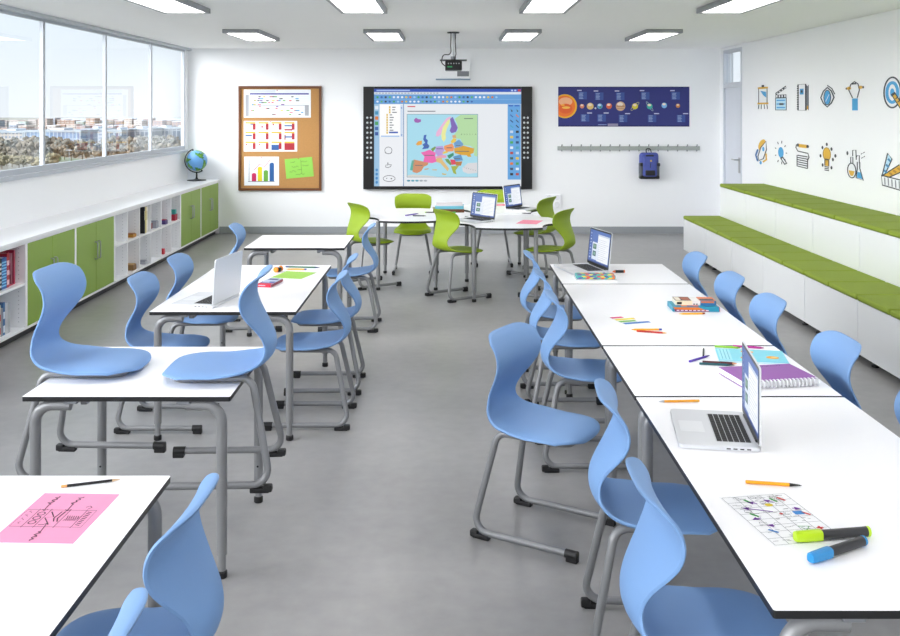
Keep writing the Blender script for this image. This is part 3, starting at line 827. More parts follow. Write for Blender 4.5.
def marker(p0, p1, r, capcol, label):
    """cap end at p0, plug at p1"""
    a = Vector((p0[0], p0[1], 0)); b = Vector((p1[0], p1[1], 0)); L = (b-a).length; an = math.atan2(b.y-a.y, b.x-a.x)
    e = empty('highlighter', (a.x, a.y, TT+.0004), an, label, 'marker', 'chunky markers on the near right table')
    X = Matrix.Translation((0, 0, r)) @ Matrix.Rotation(pi/2, 4, 'Y')
    cm = mat('marker_'+capcol, capcol, .35, noise=.02); bm_ = mat('marker_barrel', '2E2F31', .45, noise=.04)
    MB().lathe([(r*.80, L*.30), (r*.86, L*.34), (r*.86, L*.90), (r*.90, L*.955)], bm_, 20, X).build('barrel', e)
    MB().lathe([(r*.88, L*.955), (r*.92, L*.965), (r*.90, L*.99), (r*.6, L)], cm, 20, X).build('plug', e)
    c = MB(); prof = [(0, .80), (.012, .90), (.08, .96), (.2, .99), (.3, 1.02), (.345, 1.0)]
    n = 18; vs = []; fs = []
    for (f, s) in prof:                       # squarish cap with flattened sides
        for k in range(n):
            q = 2*pi*k/n; cx, cy = cos(q), sin(q); m_ = max(abs(cx), abs(cy))**.55
            vs.append((f*L, r*s*cx/m_*.93, r+r*s*cy/m_*.93))
    for i in range(len(prof)-1):
        for k in range(n): fs.append((i*n+k, i*n+(k+1) % n, (i+1)*n+(k+1) % n, (i+1)*n+k))
    fs.append(tuple(range(n-1, -1, -1))); fs.append(tuple((len(prof)-1)*n+k for k in range(n)))
    c.add(vs, fs, cm)
    c.box(L*.02, L*.27, -r*.28, r*.28, r*1.80, r*1.99, cm, .001)
    co = c.build('cap', e, ang=40); co['label'] = 'coloured cap'
    return e
marker((.826, 2.322), (1.018, 2.353), .0135, 'B5D81C', 'black highlighter with yellow-green cap lying on the diagram sheet')
marker((.822, 2.212), (.985, 2.305), .0130, '1F86C4', 'black marker with blue cap in front of the yellow-green one')

# ------------------------------------------------------------------ paper on the tables
def sheet(name, cx, cy, w, l, rz, col, label, cat, z=TT, draw=None, thick=.0006, group=None):
    o_ = MB().box(-w/2, w/2, -l/2, l/2, .0002, thick, mat('paper_'+col, col, .7, noise=.01, nscale=20))
    if draw:
        sh = Sheet(o_, (-w/2, l/2, thick), (1,0,0), (0,-1,0), (0,0,1), .00025); draw(sh, w, l)
    o = o_.build(name, smooth=False, loc=(cx, cy, z)); o.rotation_euler = (0, 0, rz)
    return tag(o, label, cat, group)
def scribble(sh, x, y, ang, n, s, w, col, rnd):
    pts = []
    for k in range(n*4):
        u = k*s*.32; v = (sin(k*1.9+rnd.random())*.5)*s*(.6+.5*rnd.random())
        pts.append((x+u*cos(ang)-v*sin(ang), y+u*sin(ang)+v*cos(ang)))
    sh.line(pts, w, col)
def draw_pink(sh, w, l):
    rnd = random.Random(4); c = '4A2038'
    x0, x1, y0, y1 = .006, .186, .108, .208     # framed strip across the sheet
    sh.line([(x0,y0),(x1,y0),(x1,y1),(x0,y1)], .0020, c, closed=True)
    for fx in (.17, .34, .62, .86): sh.line([(x0+(x1-x0)*fx, y0-.006), (x0+(x1-x0)*fx, y1+.006)], .0017, c)
    sh.up()
    for k in range(4): scribble(sh, x0+.013, y1-.014-k*.022, -pi/2, 1, .014, .0018, c, rnd)
    for k in range(3): sh.ring(x0+.046, y0+.024+k*.026, .009, .010, .0030, c, 12)
    sh.line([(x0+.068, y0+.012), (x0+.086, y0+.042), (x0+.066, y0+.048), (x0+.090, y0+.084), (x0+.068, y0+.090)], .0036, c)
    for k in range(2): sh.line([(x0+.094+k*.009, y0+.010), (x0+.090+k*.009, y0+.05), (x0+.098+k*.009, y0+.07)], .0032, c)
    for k in range(6): sh.line([(x0+.120+k*.0055, y0+.034), (x0+.124+k*.0055, y0+.052), (x0+.119+k*.0055, y0+.064)], .0020, c)
    for k in range(9): sh.line([(x1-.020, y0+.010+k*.0095), (x1-.008, y0+.014+k*.0095)], .0036, c)
    for (a, b, d) in (((.050, y0+.006), (.046, y0-.034), 0), ((.110, y0+.006), (.108, y0-.034), 0), ((.092, y1-.020), (.098, y1+.030), 1)):
        e_ = -.009 if not d else .009
        sh.line([a, b], .0024, c); sh.line([(a[0]-.007, a[1]+e_), a, (a[0]+.007, a[1]+e_)], .0024, c)
        scribble(sh, b[0]-.003, b[1]+(0 if not d else -.004), -pi/2+.15 if not d else pi/2, 3, .015, .0042, c, rnd)
    sh.line([(.150, .090), (.158, .080), (.166, .090), (.160, .098)], .0026, c)
sheet('notepaper', -.995, 2.468, .205, .297, R(-2), 'E897BA', 'pink sheet with handwritten boxes and notes on the near left table', 'paper', draw=draw_pink)
def draw_diagram(sh, w, l):
    rnd = random.Random(9); g = '7C7F84'
    def L(*p, col=g, ww=.0013): sh.line([(a*w, b*l) for a, b in p], ww, col)
    for k in range(9): L((.02, .03+k*.118), (.98, .03+k*.118))
    for k in range(6): L((.02+k*.192, .03), (.02+k*.192, .97))
    sh.up()
    for k in range(26):
        x, y = rnd.uniform(.06, .82), rnd.uniform(.05, .92)
        if rnd.random() < .5: sh.ring(x*w, y*l, .008, .006, .0012, g, 10)
        else: L((x, y), (x+.09, y+.02), (x+.07, y+.06), (x-.02, y+.04), (x, y))
    for k in range(60):
        x, y = rnd.uniform(.04, .86), rnd.uniform(.04, .95); L((x, y), (x+rnd.uniform(.04, .1), y), ww=.0016, col='5E6166')
    sh.up()
    for (x, y, c, a) in ((.30,.10,'2E9A3C',1.2),(.68,.11,'2E9A3C',1.2),(.80,.10,'D03030',1.1),(.16,.38,'2E9A3C',1.0),(.16,.70,'2F7FC8',.9),(.88,.42,'D03030',1.0),(.80,.88,'2F7FC8',.9)):
        sh.line([(x*w, y*l), (x*w+.026*cos(a), y*l+.026*sin(a))], .0075, c)
    sh.ell(.56*w, .24*l, .011, .0095, 'E2C81C', 12); sh.rect(.76*w, .40*l, .90*w, .47*l, '2F86D0'); sh.ell(.58*w, .43*l, .005, .005, 'D03030', 10)
    sh.line([(.60*w,.68*l), (.74*w,.70*l), (.66*w,.76*l)], .004, '2E9A3C', closed=True)
    x, y = .86*w, .74*l; sh.rect(x-.009, y-.003, x+.009, y+.003, 'D82A2A'); sh.rect(x-.003, y-.009, x+.003, y+.009, 'D82A2A')
    def arrow(a, b):
        a = Vector((a[0]*w, a[1]*l)); b = Vector((b[0]*w, b[1]*l)); d = (b-a).normalized(); n = Vector((-d.y, d.x))
        sh.line([a, b-d*.006], .0042, '7A2FA8'); sh.poly([b, b-d*.017+n*.0095, b-d*.017-n*.0095], '7A2FA8')
    for a, b in (((.50,.38),(.14,.26)), ((.42,.20),(.30,.15)), ((.68,.20),(.56,.13)), ((.24,.48),(.10,.50)), ((.30,.64),(.20,.62)), ((.82,.34),(.94,.36)), ((.58,.84),(.66,.90))): arrow(a, b)
sheet('worksheet', .838, 2.462, .188, .300, R(10), 'F5F6F7', 'white worksheet with coloured arrows and symbols, partly under the markers', 'paper', draw=draw_diagram)
def draw_bars(sh, w, l):
    for k, (c, ln, y) in enumerate((('D81E6E', .44, .22), ('E8D820', .72, .37), ('6EB43C', .60, .52), ('1F6FC0', .95, .67))):
        sh.rect(w*.06, l*y, w*(.06+.86*ln), l*(y+.11), c)
    g = 'B8BBC2'
    sh.line([(w*.05, l*.22), (w*.05, l*.84)], .0012, g); sh.line([(w*.05, l*.84), (w*.95, l*.84)], .0012, g)
    sh.up(); sh.line([(w*.12, l*.22), (w*.55, l*.26), (w*.72, l*.36), (w*.60, l*.50), (w*.94, l*.60)], .0022, 'E07A96')
sheet('chart_sheet', .893, 4.774, .172, .297, R(18), 'F8F9FA', 'white sheet with pink, yellow, green and blue bars on the right row', 'paper', draw=draw_bars)
def lines(n, col):
    def d(sh, w, l):
        for k in range(n): sh.line([(w*.12, l*(.12+.76*k/n)), (w*(.55+.35*((k*5) % 4)/3), l*(.12+.76*k/n))], .0012, col)
    return d
sheet('notepaper', -.972, 6.063, .205, .245, R(-15), '9ACB50', 'bright green sheet on the left laptop table', 'paper', draw=lines(7, '6E9A34'))
sheet('notepaper', .735, 8.905, .19, .30, R(-17), 'F08CA4', 'pink sheet on the nearest petal table', 'paper', draw=lines(6, 'C85A78'))
sheet('notepaper', .585, 10.50, .22, .20, R(4), 'F08CA4', 'pink sheet behind the rear laptop on the petal tables', 'paper', draw=lines(5, 'C85A78'))
# ------------------------------------------------------------------ books and boxes on the tables
def flat_book(name, cx, cy, z, w, l, t, rz, col, label, cat='book', spine=None, draw=None, group=None):
    e = empty(name, (cx, cy, z), rz, label, cat, group)
    cm = mat('cover_'+col, col, .4, noise=.05, nscale=20); ct = min(.0022, t*.2)
    b = MB().box(-w/2, w/2, -l/2, l/2, .0003, ct, cm, .0005, 1).box(-w/2, w/2, -l/2, l/2, t-ct, t, cm, .0005, 1)
    b.box(-w/2-.0005, w/2+.0005, l/2-.003, l/2, ct, t-ct, mat('cover_'+(spine or col), spine or col, .4, noise=.05, nscale=20))
    if draw:
        sh = Sheet(b, (-w/2, l/2, t), (1,0,0), (0,-1,0), (0,0,1), .0003); draw(sh, w, l)
    b.build('cover', e, smooth=False)
    MB().box(-w/2+.003, w/2-.003, -l/2+.003, l/2-.0035, ct, t-ct, M['paper']).build('pages', e, smooth=False)
    return e
def draw_teal(sh, w, l):
    sh.rect(w*.02, l*.04, w*.20, l*.96, 'A4E0EA'); sh.up()
    for k in range(3): sh.line([(w*(.06+.05*k), l*.1), (w*(.06+.05*k), l*.9)], .003, '4FA8BE')
    for (x, y) in ((.46,.22),(.42,.74),(.80,.62)):
        sh.ell(x*w, y*l, .026, .022, 'F0A428', 16); sh.up(); sh.ell(x*w+.008, y*l-.003, .014, .011, 'F8D27A', 12)
flat_book('booklet', 1.262, 4.062, Z, .275, .205, .006, R(-11), '76CFE0', 'light blue booklet with orange spots behind the purple notebook', 'booklet', draw=draw_teal)
def spiral_notebook():
    w, l, t = .30, .218, .026
    e = empty('spiral_notebook', (1.221, 3.722, Z), R(10), 'thick purple spiral-bound notebook on the right row of tables', 'notebook')
    cm = mat('purple_notebook_cover', '8A3F9E', .4, noise=.05, nscale=15)
    b = MB().box(-w/2, w/2, -l/2+.006, l/2, t-.0022, t, cm, .0008, 1).box(-w/2, w/2, -l/2+.006, l/2, .001, .003, cm, .0008, 1)
    sh = Sheet(b, (-w/2, l/2, t), (1,0,0), (0,-1,0), (0,0,1), .0003)
    rnd = random.Random(2); scribble(sh, .10, .022, 0, 6, .013, .0026, '3C2A5E', rnd); scribble(sh, .19, .022, 0, 4, .012, .0026, '3C2A5E', rnd)
    b.build('cover', e, smooth=False)
    MB().box(-w/2+.003, w/2-.003, -l/2+.008, l/2-.003, .003, t-.0022, M['paper']).build('pages', e, smooth=False)
    s = MB(); wm = mat('white_wire_spiral', 'E6E7EA', .3, metal=.4, noise=.02); n = 19
    for k in range(n):
        x = -w/2+.010+(w-.02)*k/(n-1)
        s.tube([(x, -l/2+.004+.0145*cos(a), t/2+.0015+.0130*sin(a)) for a in [2*pi*q/14 for q in range(15)]], .0036, wm, 8)
    s.build('spiral', e)
spiral_notebook()
# pencil boxes on the right row
def draw_box(cols):
    def d(sh, w, l):
        for k, c in enumerate(cols):
            a = k/len(cols); b = (k+1)/len(cols)
            sh.poly([(w*a, l*.06), (w*b, l*.06), (w*(b-.06), l*.94), (w*max(0, a-.06), l*.94)], c)
    return d
def carton(name, cx, cy, z, w, l, t, rz, col, label, cat, front, topc, draw_top):
    e = empty(name, (cx, cy, z), rz, label, cat)
    b = MB().box(-w/2, w/2, -l/2, l/2, .0003, t, mat('carton_'+col, col, .4, noise=.05, nscale=20), .001, 1)
    sh = Sheet(b, (-w/2, -l/2, t), (1,0,0), (0,0,-1), (0,-1,0), .0003); front(sh, w, t)
    sh = Sheet(b, (-w/2, l/2, t), (1,0,0), (0,-1,0), (0,0,1), .0003); draw_top(sh, w, l)
    b.build('carton', e, smooth=False)
    MB().box(w/2, w/2+.004, -l/2+.003, l/2-.003, .002, t-.002, mat('carton_'+topc, topc, .4, noise=.05), .001, 1).build('end_flap', e)
    return e
def f1(sh, w, t):
    sh.rect(w*.0, t*.04, w, t*.96, '1F8CA8'); sh.up(); sh.poly([(0, t*.1), (w*.55, t*.1), (w*.75, t*.8), (w*.05, t*.5)], 'D8741E')
    sh.poly([(w*.02, t*.5), (w*.75, t*.55), (w*.8, t*.95), (w*.06, t*.95)], '7A2060'); sh.up()
    for k in range(8): sh.rect(w*(.08+.09*k), t*.62, w*(.14+.09*k), t*.80, 'EAD8E4')
def t1(sh, w, l):
    draw_box(['1E90A8', '1F6FA8', 'D8741E', '8A2A6A', 'C84A2A', '1F8CA8', '2C7FB8', '1E90A8'])(sh, w, l)
c1 = carton('pencil_box', 1.262, 5.035, Z, .235, .15, .026, R(-2), '1F8CA8', 'teal and orange flat box of coloured pencils, the lower of the two stacked boxes', 'box', f1, 'D0283C', t1)
def f2(sh, w, t):
    sh.rect(0, 0, w*.42, t, 'F0E8C8'); sh.rect(w*.42, 0, w*.62, t, 'E8E6E2'); sh.rect(w*.62, 0, w, t, '2C6FA0'); sh.up()
    sh.rect(w*.04, t*.3, w*.16, t*.8, '1A1A1C'); sh.rect(w*.45, t*.6, w*.48, t*.9, '1A1A1C'); sh.rect(w*.52, t*.6, w*.55, t*.9, '1A1A1C'); sh.rect(w*.64, t*.1, w*.96, t*.45, 'D8743A')
def t2(sh, w, l):
    sh.rect(0, 0, w*.4, l, '4A2A20'); sh.rect(w*.4, 0, w*.6, l, 'ECEAE6'); sh.rect(w*.6, 0, w, l, 'DE7A48'); sh.up()
    sh.rect(w*.02, l*.1, w*.15, l*.9, 'E8E0CE'); sh.rect(w*.62, l*.5, w*.97, l*.95, '3A3A40'); sh.poly([(w*.15, l*.2), (w*.38, l*.1), (w*.38, l*.9), (w*.2, l*.8)], 'A85A3A')
carton('pencil_box', 1.268, 5.045, Z+.0265, .205, .10, .024, R(-3), 'E8E2D2', 'white, brown and orange box lying on the teal pencil box', 'box', f2, '3A3A40', t2)
# far end of the right row: colourful case on a white booklet
flat_book('booklet', .885, 5.895, Z, .25, .17, .010, R(-1), 'F2F3F5', 'white booklet under the striped pencil case at the far end', 'booklet')
def striped_case():
    e = empty('pencil_case', (.885, 5.905, Z+.0105), R(-2), 'multicoloured striped flat pencil case in front of the far right laptop', 'pencil case')
    cs = ['3FA8A0', 'E8D84A', 'E87A3A', '6A5AA8', '3FB0A8', 'D84A5A', 'E8E05A', '5A4A98', '48B8A8', 'E0663A']
    b = MB().box(-.118, .118, -.055, .055, 0, .022, mat('case_cloth', '5FA8A8', .8, noise=.1, nscale=40, bump=.2, bscale=300), .006, 3)
    for (o_, u, v, n, hh) in (((-.112, -.0552, .020), (1,0,0), (0,0,-1), (0,-1,0), .018), ((-.112, .049, .0222), (1,0,0), (0,-1,0), (0,0,1), .098)):
        sh = Sheet(b, o_, u, v, n, .0002); w = .224
        for k, c in enumerate(cs):
            a = k/10; sh.poly([(w*a, 0), (w*(a+.1), 0), (w*min(1, a+.16), hh*.5), (w*min(1, a+.06), hh*.5)], c)
            c2 = cs[(k+3) % 10]; sh.poly([(w*min(1, a+.06), hh*.5), (w*min(1, a+.16), hh*.5), (w*(a+.1), hh), (w*a, hh)], c2)
    b.build('cloth_body', e, ang=50)
    MB().tube([(-.11, 0, .0235), (.11, 0, .0235)], .002, M['grey'], 8).box(.10, .116, -.003, .003, .0225, .026, M['handle'], .001).build('zip', e)
striped_case()
pencil((1.11, 6.15), (1.03, 6.14), .009, '1C1C1E', 'E0703A', 'D8743A', 'black marker with orange end beside the far right laptop', 'marker', 'pen')
# left laptop table: sharpener and card tin
e = empty('tape_dispenser', (-1.09, 6.19, Z), R(65), 'small orange and black pencil sharpener beyond the green sheet', 'sharpener')
om = mat('sharpener_orange', 'F08A1E', .4, noise=.03)
MB().lathe([(.018, 0), (.021, .003), (.021, .034), (.018, .037)], M['black'], 20, Matrix.Translation((0, 0, .0))).build('body', e)
MB().lathe([(.022, .0), (.0225, .004), (.0225, .012), (.021, .013)], om, 20, Matrix.Translation((-.045, 0, .0225)) @ Matrix.Rotation(pi/2, 4, 'Y')).lathe([(.021, 0), (.0225, .002), (.0225, .010), (.018, .014)], om, 20, Matrix.Translation((.028, 0, .0225)) @ Matrix.Rotation(pi/2, 4, 'Y')).lathe([(.012, 0), (.012, .065)], M['black'], 16, Matrix.Translation((-.035, 0, .0225)) @ Matrix.Rotation(pi/2, 4, 'Y')).build('end_cap', e)
e.name = 'pencil_sharpener'; e.scale = (.75, .75, .75)
def ftin(sh, w, t): sh.rect(0, 0, w, t, 'C21E3C'); sh.up(); sh.rect(w*.1, t*.3, w*.6, t*.6, 'E8B8C0')
def ttin(sh, w, l): sh.rect(0, 0, w, l*.55, 'B8C4D8'); sh.rect(0, l*.55, w, l*.8, '3A5AA0'); sh.rect(0, l*.8, w, l, 'C21E3C'); sh.up(); sh.rect(w*.15, l*.05, w*.85, l*.30, '34406E'); sh.rect(w*.1, l*.6, w*.6, l*.7, 'D8DEEA')
carton('pencil_box', -1.062, 5.745, Z, .085, .20, .018, R(-10), 'A8B0C4', 'small red, blue and grey pencil tin on the left laptop table', 'box', ftin, '8A2A3C', ttin)
# stack of books on the petal table
flat_book('book', -.012, 9.82, Z, .31, .22, .034, R(182), '8A7A3A', 'olive and brown book at the bottom of the stack on the petal table', spine='6A3A24', group='book stack')
flat_book('book', .002, 9.825, Z+.0343, .285, .21, .030, R(178), '6AB4C8', 'light blue book in the middle of the stack on the petal table', group='book stack')
flat_book('book', -.002, 9.825, Z+.0646, .265, .20, .018, R(181), 'D8D0D4', 'pale grey-pink book on top of the stack on the petal table', group='book stack')
flat_book('booklet', .57, 9.60, Z, .30, .075, .006, R(0), 'EDEEF0', 'white closed booklet between the two petal-table laptops', 'booklet')

# ------------------------------------------------------------------ globe on the worktop
def globe_mat():
    m = bpy.data.materials.new('globe_map'); m.use_nodes = True; nt = m.node_tree; b = nt.nodes['Principled BSDF']
    tc = nt.nodes.new('ShaderNodeTexCoord'); n = nt.nodes.new('ShaderNodeTexNoise'); n.inputs['Scale'].default_value = 7.5; n.inputs['Detail'].default_value = 4
    mp = nt.nodes.new('ShaderNodeMapping'); mp.inputs['Location'].default_value = (.62, .35, .1)
    nt.links.new(tc.outputs['Object'], mp.inputs['Vector']); nt.links.new(mp.outputs['Vector'], n.inputs['Vector'])
    r = nt.nodes.new('ShaderNodeValToRGB'); e = r.color_ramp.elements
    e[0].position = 0; e[0].color = rgb('5F9BDA')+(1,); e[1].position = .485; e[1].color = rgb('6FA9E0')+(1,)
    for p, c in ((.50, '2F7A2A'), (.57, '6FA83A'), (.66, 'B9A55A')):
        q = e.new(p); q.color = rgb(c)+(1,)
    nt.links.new(n.outputs['Fac'], r.inputs['Fac']); nt.links.new(r.outputs['Color'], b.inputs['Base Color']); b.inputs['Roughness'].default_value = .35
    return m
e = empty('desk_globe', (-3.39, 13.02, CT), 0, 'desk globe on a black stand on the worktop in the far left corner', 'globe')
cz = .268; rg = .140
MB().sphere((0, 0, 0), rg, globe_mat(), 32, 20).build('sphere', e).location = (0, 0, cz)
MB().lathe([(.125, .0003), (.128, .004), (.122, .010), (.04, .018), (.018, .026), (.012, .05), (.010, cz-rg-.022)], M['black'], 28).build('stand', e)
a0, a1 = radians(110), radians(297); rr = rg+.018
mb = MB().tube([(rr*cos(a0+(a1-a0)*k/30), 0, cz+rr*sin(a0+(a1-a0)*k/30)) for k in range(31)], .008, M['black'], 10)
for a in (a0, a1): mb.tube([(rr*1.03*cos(a), 0, cz+rr*1.03*sin(a)), ((rg-.002)*cos(a), 0, cz+(rg-.002)*sin(a))], .010, M['black'], 10)
mb.build('meridian_arm', e)
# ------------------------------------------------------------------ things on the back wall; bx / bz give metres on a plane Y deep
def bx(x, Y=YB): return (x-449.5)*Y/F
def bz(y, Y=YB): return EYE-(y-109)*Y/F
def wall_sheet(mb, x0, y0, Y, sc=1.0, emit=0.0, step=.0008):
    """sheet whose units are picture pixels of the plane at depth Y, v running down, origin (x0, y0)"""
    k = Y/F*sc
    return Sheet(mb, (bx(x0, Y), Y, bz(y0, Y)), (k,0,0), (0,0,-k), (0,-1,0), step, emit)
# interactive whiteboard
YW = YB-.075
e = empty('interactive_whiteboard', (0, YB, bz(138, YW)), 0, 'large black-framed interactive whiteboard showing a map of Europe', 'whiteboard')
def under(parent, mb, name, **k):
    off = parent.location
    mb.v = [(p[0]-off[0], p[1]-off[1], p[2]-off[2]) for p in mb.v]; return mb.build(name, parent, **k)
x0, x1, z0, z1 = bx(363.2, YW), bx(532.3, YW), bz(189.3, YW), bz(86.6, YW)
sx0, sx1, sz0, sz1 = bx(374.0, YW), bx(521.2, YW), bz(186.3, YW), bz(88.8, YW)
fm = MB()
fm.box(x0, sx0, YW, YB-.001, z0, z1, M['black'], .006).box(sx1, x1, YW, YB-.001, z0, z1, M['black'], .006)
fm.box(sx0, sx1, YW+.004, YB-.001, z0, sz0, M['black'], .004).box(sx0, sx1, YW+.004, YB-.001, sz1, z1, M['black'], .004)
under(e, fm, 'frame')
dot = mat('whiteboard_button', 'C4C8CC', .4, noise=.03)
for cx in (367.3, 371.0, 524.2, 527.8):
    for k in range(9):
        under(e, MB().lathe([(.0150, 0), (.0150, .004), (.011, .007)], dot, 12, Matrix.Translation((bx(cx, YW), YW+.001, bz(117.7+k*5.0, YW))) @ Matrix.Rotation(pi/2, 4, 'X')), 'button')
sm = MB(); YS = YW+.022
sm.box(sx0, sx1, YS, YB-.004, sz0, sz1, M['black'])
EM = .70
s = wall_sheet(sm, 0, 0, YS, emit=EM, step=.0009)
X0, X1, Y0, Y1 = 373.9, 521.3, 88.9, 186.2
s.rect(X0, Y0, X1, Y1, 'E9EDF2'); s.up()
s.rect(X0, Y0, X1, 92.0, '2450B8'); s.rect(X0, 92.0, X1, 94.4, 'DCE4EE'); s.rect(X0, 94.4, X1, 104.0, '5E9CD8')
s.rect(X0, 104, 379.5, Y1, '9CC4E4'); s.rect(379.5, 104, 403.3, Y1, 'EEF1F6'); s.rect(403.0, 104, 404.0, Y1, '6E94C0')
s.rect(507.6, 104.3, X1-.6, 179.6, '5FA4E0')
s.up()
for k in range(20): s.rect(375.5+k*3.2, 92.7, 377.6+k*3.2, 93.6, '8C98A8')
s.rect(376.5, 89.8, 410, 91, 'A8C0F0'); s.rect(511, 89.7, 513, 91.2, 'BFD0F4'); s.rect(514.3, 89.7, 516.3, 91.2, 'BFD0F4'); s.rect(517.8, 89.4, 520.6, 91.5, 'D8402E')
rnd = random.Random(7)
pal = ['3FA048', 'E8C84A', 'E8EEF6', '2C5FA8', 'D87A2E', 'F2F4F8', '28323E', '9CC8EE', 'E8EEF6', '57B060']
for k in range(30):
    s.ell(377.5+k*4.1, 97.2, 1.25, 1.1, pal[(k*3) % 10], 8)
for k in range(24): s.ell(377.5+k*4.1, 101.6, 1.2, 1.0, pal[(k*7+2) % 10], 8)
s.line([(X0, 99.4), (X1, 99.4)], .35, '86B8E8')
for k, c in enumerate(['E8EEF6', '2E8AB8', 'E07A2E', '3FA058', '2C5FA8', '2450A0']): s.rect(375, 106+k*5.2, 378.3, 109.4+k*5.2, c)
for k in range(4): s.ell(376.7, 170+k*4.1, 1.3, 1.5, '2C86C8', 10)
s.rect(380, 104.6, 400, 136.5, 'FFFFFF'); s.up()
for k in range(11):
    xx = 389 if k < 3 else 386.4
    s.rect(xx, 106.2+k*2.55, xx+1.5, 108.3+k*2.55, 'E0BC3A'); s.rect(xx+3.2, 106.8+k*2.55, xx+5.5+3.5*rnd.random(), 107.7+k*2.55, '5A6470')
s.rect(389, 131.6, 398, 133.2, '2450B8'); s.rect(381, 135.6, 399.5, 136.8, '9CC0EE'); s.rect(400.6, 105, 402.6, 137, 'CCDCF2'); s.ell(401.6, 108, .8, .9, '5E8CD0', 8); s.ell(401.6, 135, .8, .9, '5E8CD0', 8)
s.ring(388.4, 150.4, 3.6, 3.4, .5, '3A3E46', 16); s.ring(388.4, 152.4, 3.4, 1.2, .4, '3A3E46', 12, a0=0, a1=pi)
s.line([(386.2, 164.5), (385.4, 167.0), (388, 167.6), (390.6, 166.6), (391.6, 164.8), (388.6, 164.6), (388, 162.2), (387.2, 165.6)], .6, '2A2E36', closed=True)
s.ring(389.2, 178.5, 6.0, 3.0, .5, '2A2E36', 18); s.ell(386.7, 178.4, .5, .5, '2A2E36', 8); s.ell(391.4, 178.6, .8, .6, '1A1C20', 8)
for r_ in range(13):
    for c_ in range(2):
        cx, cy = 511.6+c_*5.7, 110.6+r_*5.3
        col = ['1A1C22', 'E8F0F8', '2C5FA8', 'B83A2E', '20406E', '3A5A40', '3FA0B8', 'E07A2E', 'C8D8EC', '38485E', 'E8C84A', '1A1C22', '3FA848'][(r_*2+c_*5) % 13]
        if r_ in (1, 2, 3): s.line([(cx-1.4, cy-1.3), (cx+1.4, cy+1.2)], 1.0, col)
        elif r_ == 0: s.poly([(cx-1, cy-1.6), (cx+1.4, cy+.6), (cx-.2, cy+1.4)], col)
        else: s.rect(cx-1.5, cy-1.2, cx+1.5, cy+1.2, col)
s.rect(508.6, 105.2, 513, 106.4, '2450B8'); s.rect(514.5, 105.2, 519.4, 106.4, '2450B8')
s.rect(407.5, 106.0, 415.3, 107.1, 'D0505C')
s.rect(407.5, 110.8, 435.5, 111.7, '6A7078')
# the map
def mp(pts, col): s.poly([(405+x/7.95, 105+y/7.95) for x, y in pts], col)
mx0, my0, mx1, my1 = 405+15/7.95, 105+72/7.95, 405+580/7.95, 105+575/7.95
s.rect(mx0, my0, mx1, my1, '5A6A7A'); s.up(); s.rect(mx0+.4, my0+.4, mx1-.4, my1-.4, 'A6DCEE'); s.up()
mp([(440,78),(575,78),(575,410),(548,402),(548,345),(520,325),(465,320),(440,270),(400,265),(390,235),(420,200),(415,150),(395,110)], 'B4DCA4')
mp([(20,560),(60,552),(180,560),(260,572),(20,572)], 'D8D8D4')
s.up()
mp([(70,118),(88,100),(105,112),(126,114),(128,132),(105,142),(78,138)], 'A05AB0')
mp([(245,245),(250,215),(290,160),(330,105),(365,90),(362,106),(335,125),(300,175),(285,235),(262,252)], 'ECB4D8')
mp([(288,235),(300,180),(335,125),(358,112),(355,140),(332,190),(322,230),(326,265),(308,294),(292,270)], 'ECEC9A')
mp([(358,110),(380,94),(395,130),(420,180),(405,215),(370,224),(355,205),(368,170)], '7A5FB4')
mp([(150,240),(172,236),(165,265),(182,280),(178,305),(195,325),(185,345),(135,352),(150,330),(138,316),(160,300),(145,275)], '2E5CB4')
mp([(86,312),(105,288),(135,283),(134,314),(100,322)], 'E8A436')
mp([(60,450),(70,433),(187,458),(180,477),(150,490),(130,525),(95,542),(60,532)], 'D08C64')
mp([(55,440),(76,440),(62,522),(40,517)], '4AB0A0')
mp([(125,378),(150,372),(195,355),(245,380),(240,405),(252,450),(215,462),(145,452),(155,410)], 'EE62B0')
mp([(205,350),(240,328),(246,340),(222,372)], '6E9A3C')
mp([(245,330),(300,325),(312,355),(300,395),(260,407),(240,375)], 'B89ADC')
mp([(310,325),(375,305),(390,330),(385,367),(330,372),(310,350)], 'F0965C')
mp([(388,300),(430,275),(465,310),(450,335),(395,340)], '6A9CCC')
mp([(362,290),(385,262),(410,270),(400,298),(370,306)], 'ECC84A')
mp([(375,240),(402,238),(408,262),(380,262)], 'D8A878')
mp([(388,345),(460,322),(550,345),(545,382),(520,390),(528,412),(500,412),(490,400),(445,397),(395,382)], 'DCA424')
mp([(295,372),(330,366),(345,378),(300,390)], 'ECCC4A')
mp([(240,410),(300,395),(332,402),(325,420),(250,424)], 'E8A0B8')
mp([(335,402),(385,378),(388,400),(350,428)], '2E8C6A')
mp([(240,428),(288,416),(300,440),(350,505),(340,528),(280,462),(250,452)], 'E0BC7A')
mp([(316,430),(345,428),(372,470),(360,480),(330,452)], '6A9A4A')
mp([(358,432),(400,436),(405,472),(370,476)], 'E03A5A')
mp([(380,410),(445,393),(462,440),(400,447)], '5A94C8')
mp([(400,450),(456,448),(445,482),(405,482)], 'B87A3C')
mp([(365,487),(430,482),(402,520),(410,552),(385,542)], 'A4B43A')
mp([(455,500),(500,462),(574,458),(574,540),(500,546),(462,530)], 'DADADE')
mp([(292,542),(335,548),(320,556),(296,552)], 'D8B43A'); mp([(214,512),(256,512),(250,520),(218,518)], 'D8B46A'); mp([(152,508),(190,502),(184,512),(156,515)], 'C89A6A')
s.up()
g = '5A6A6A'
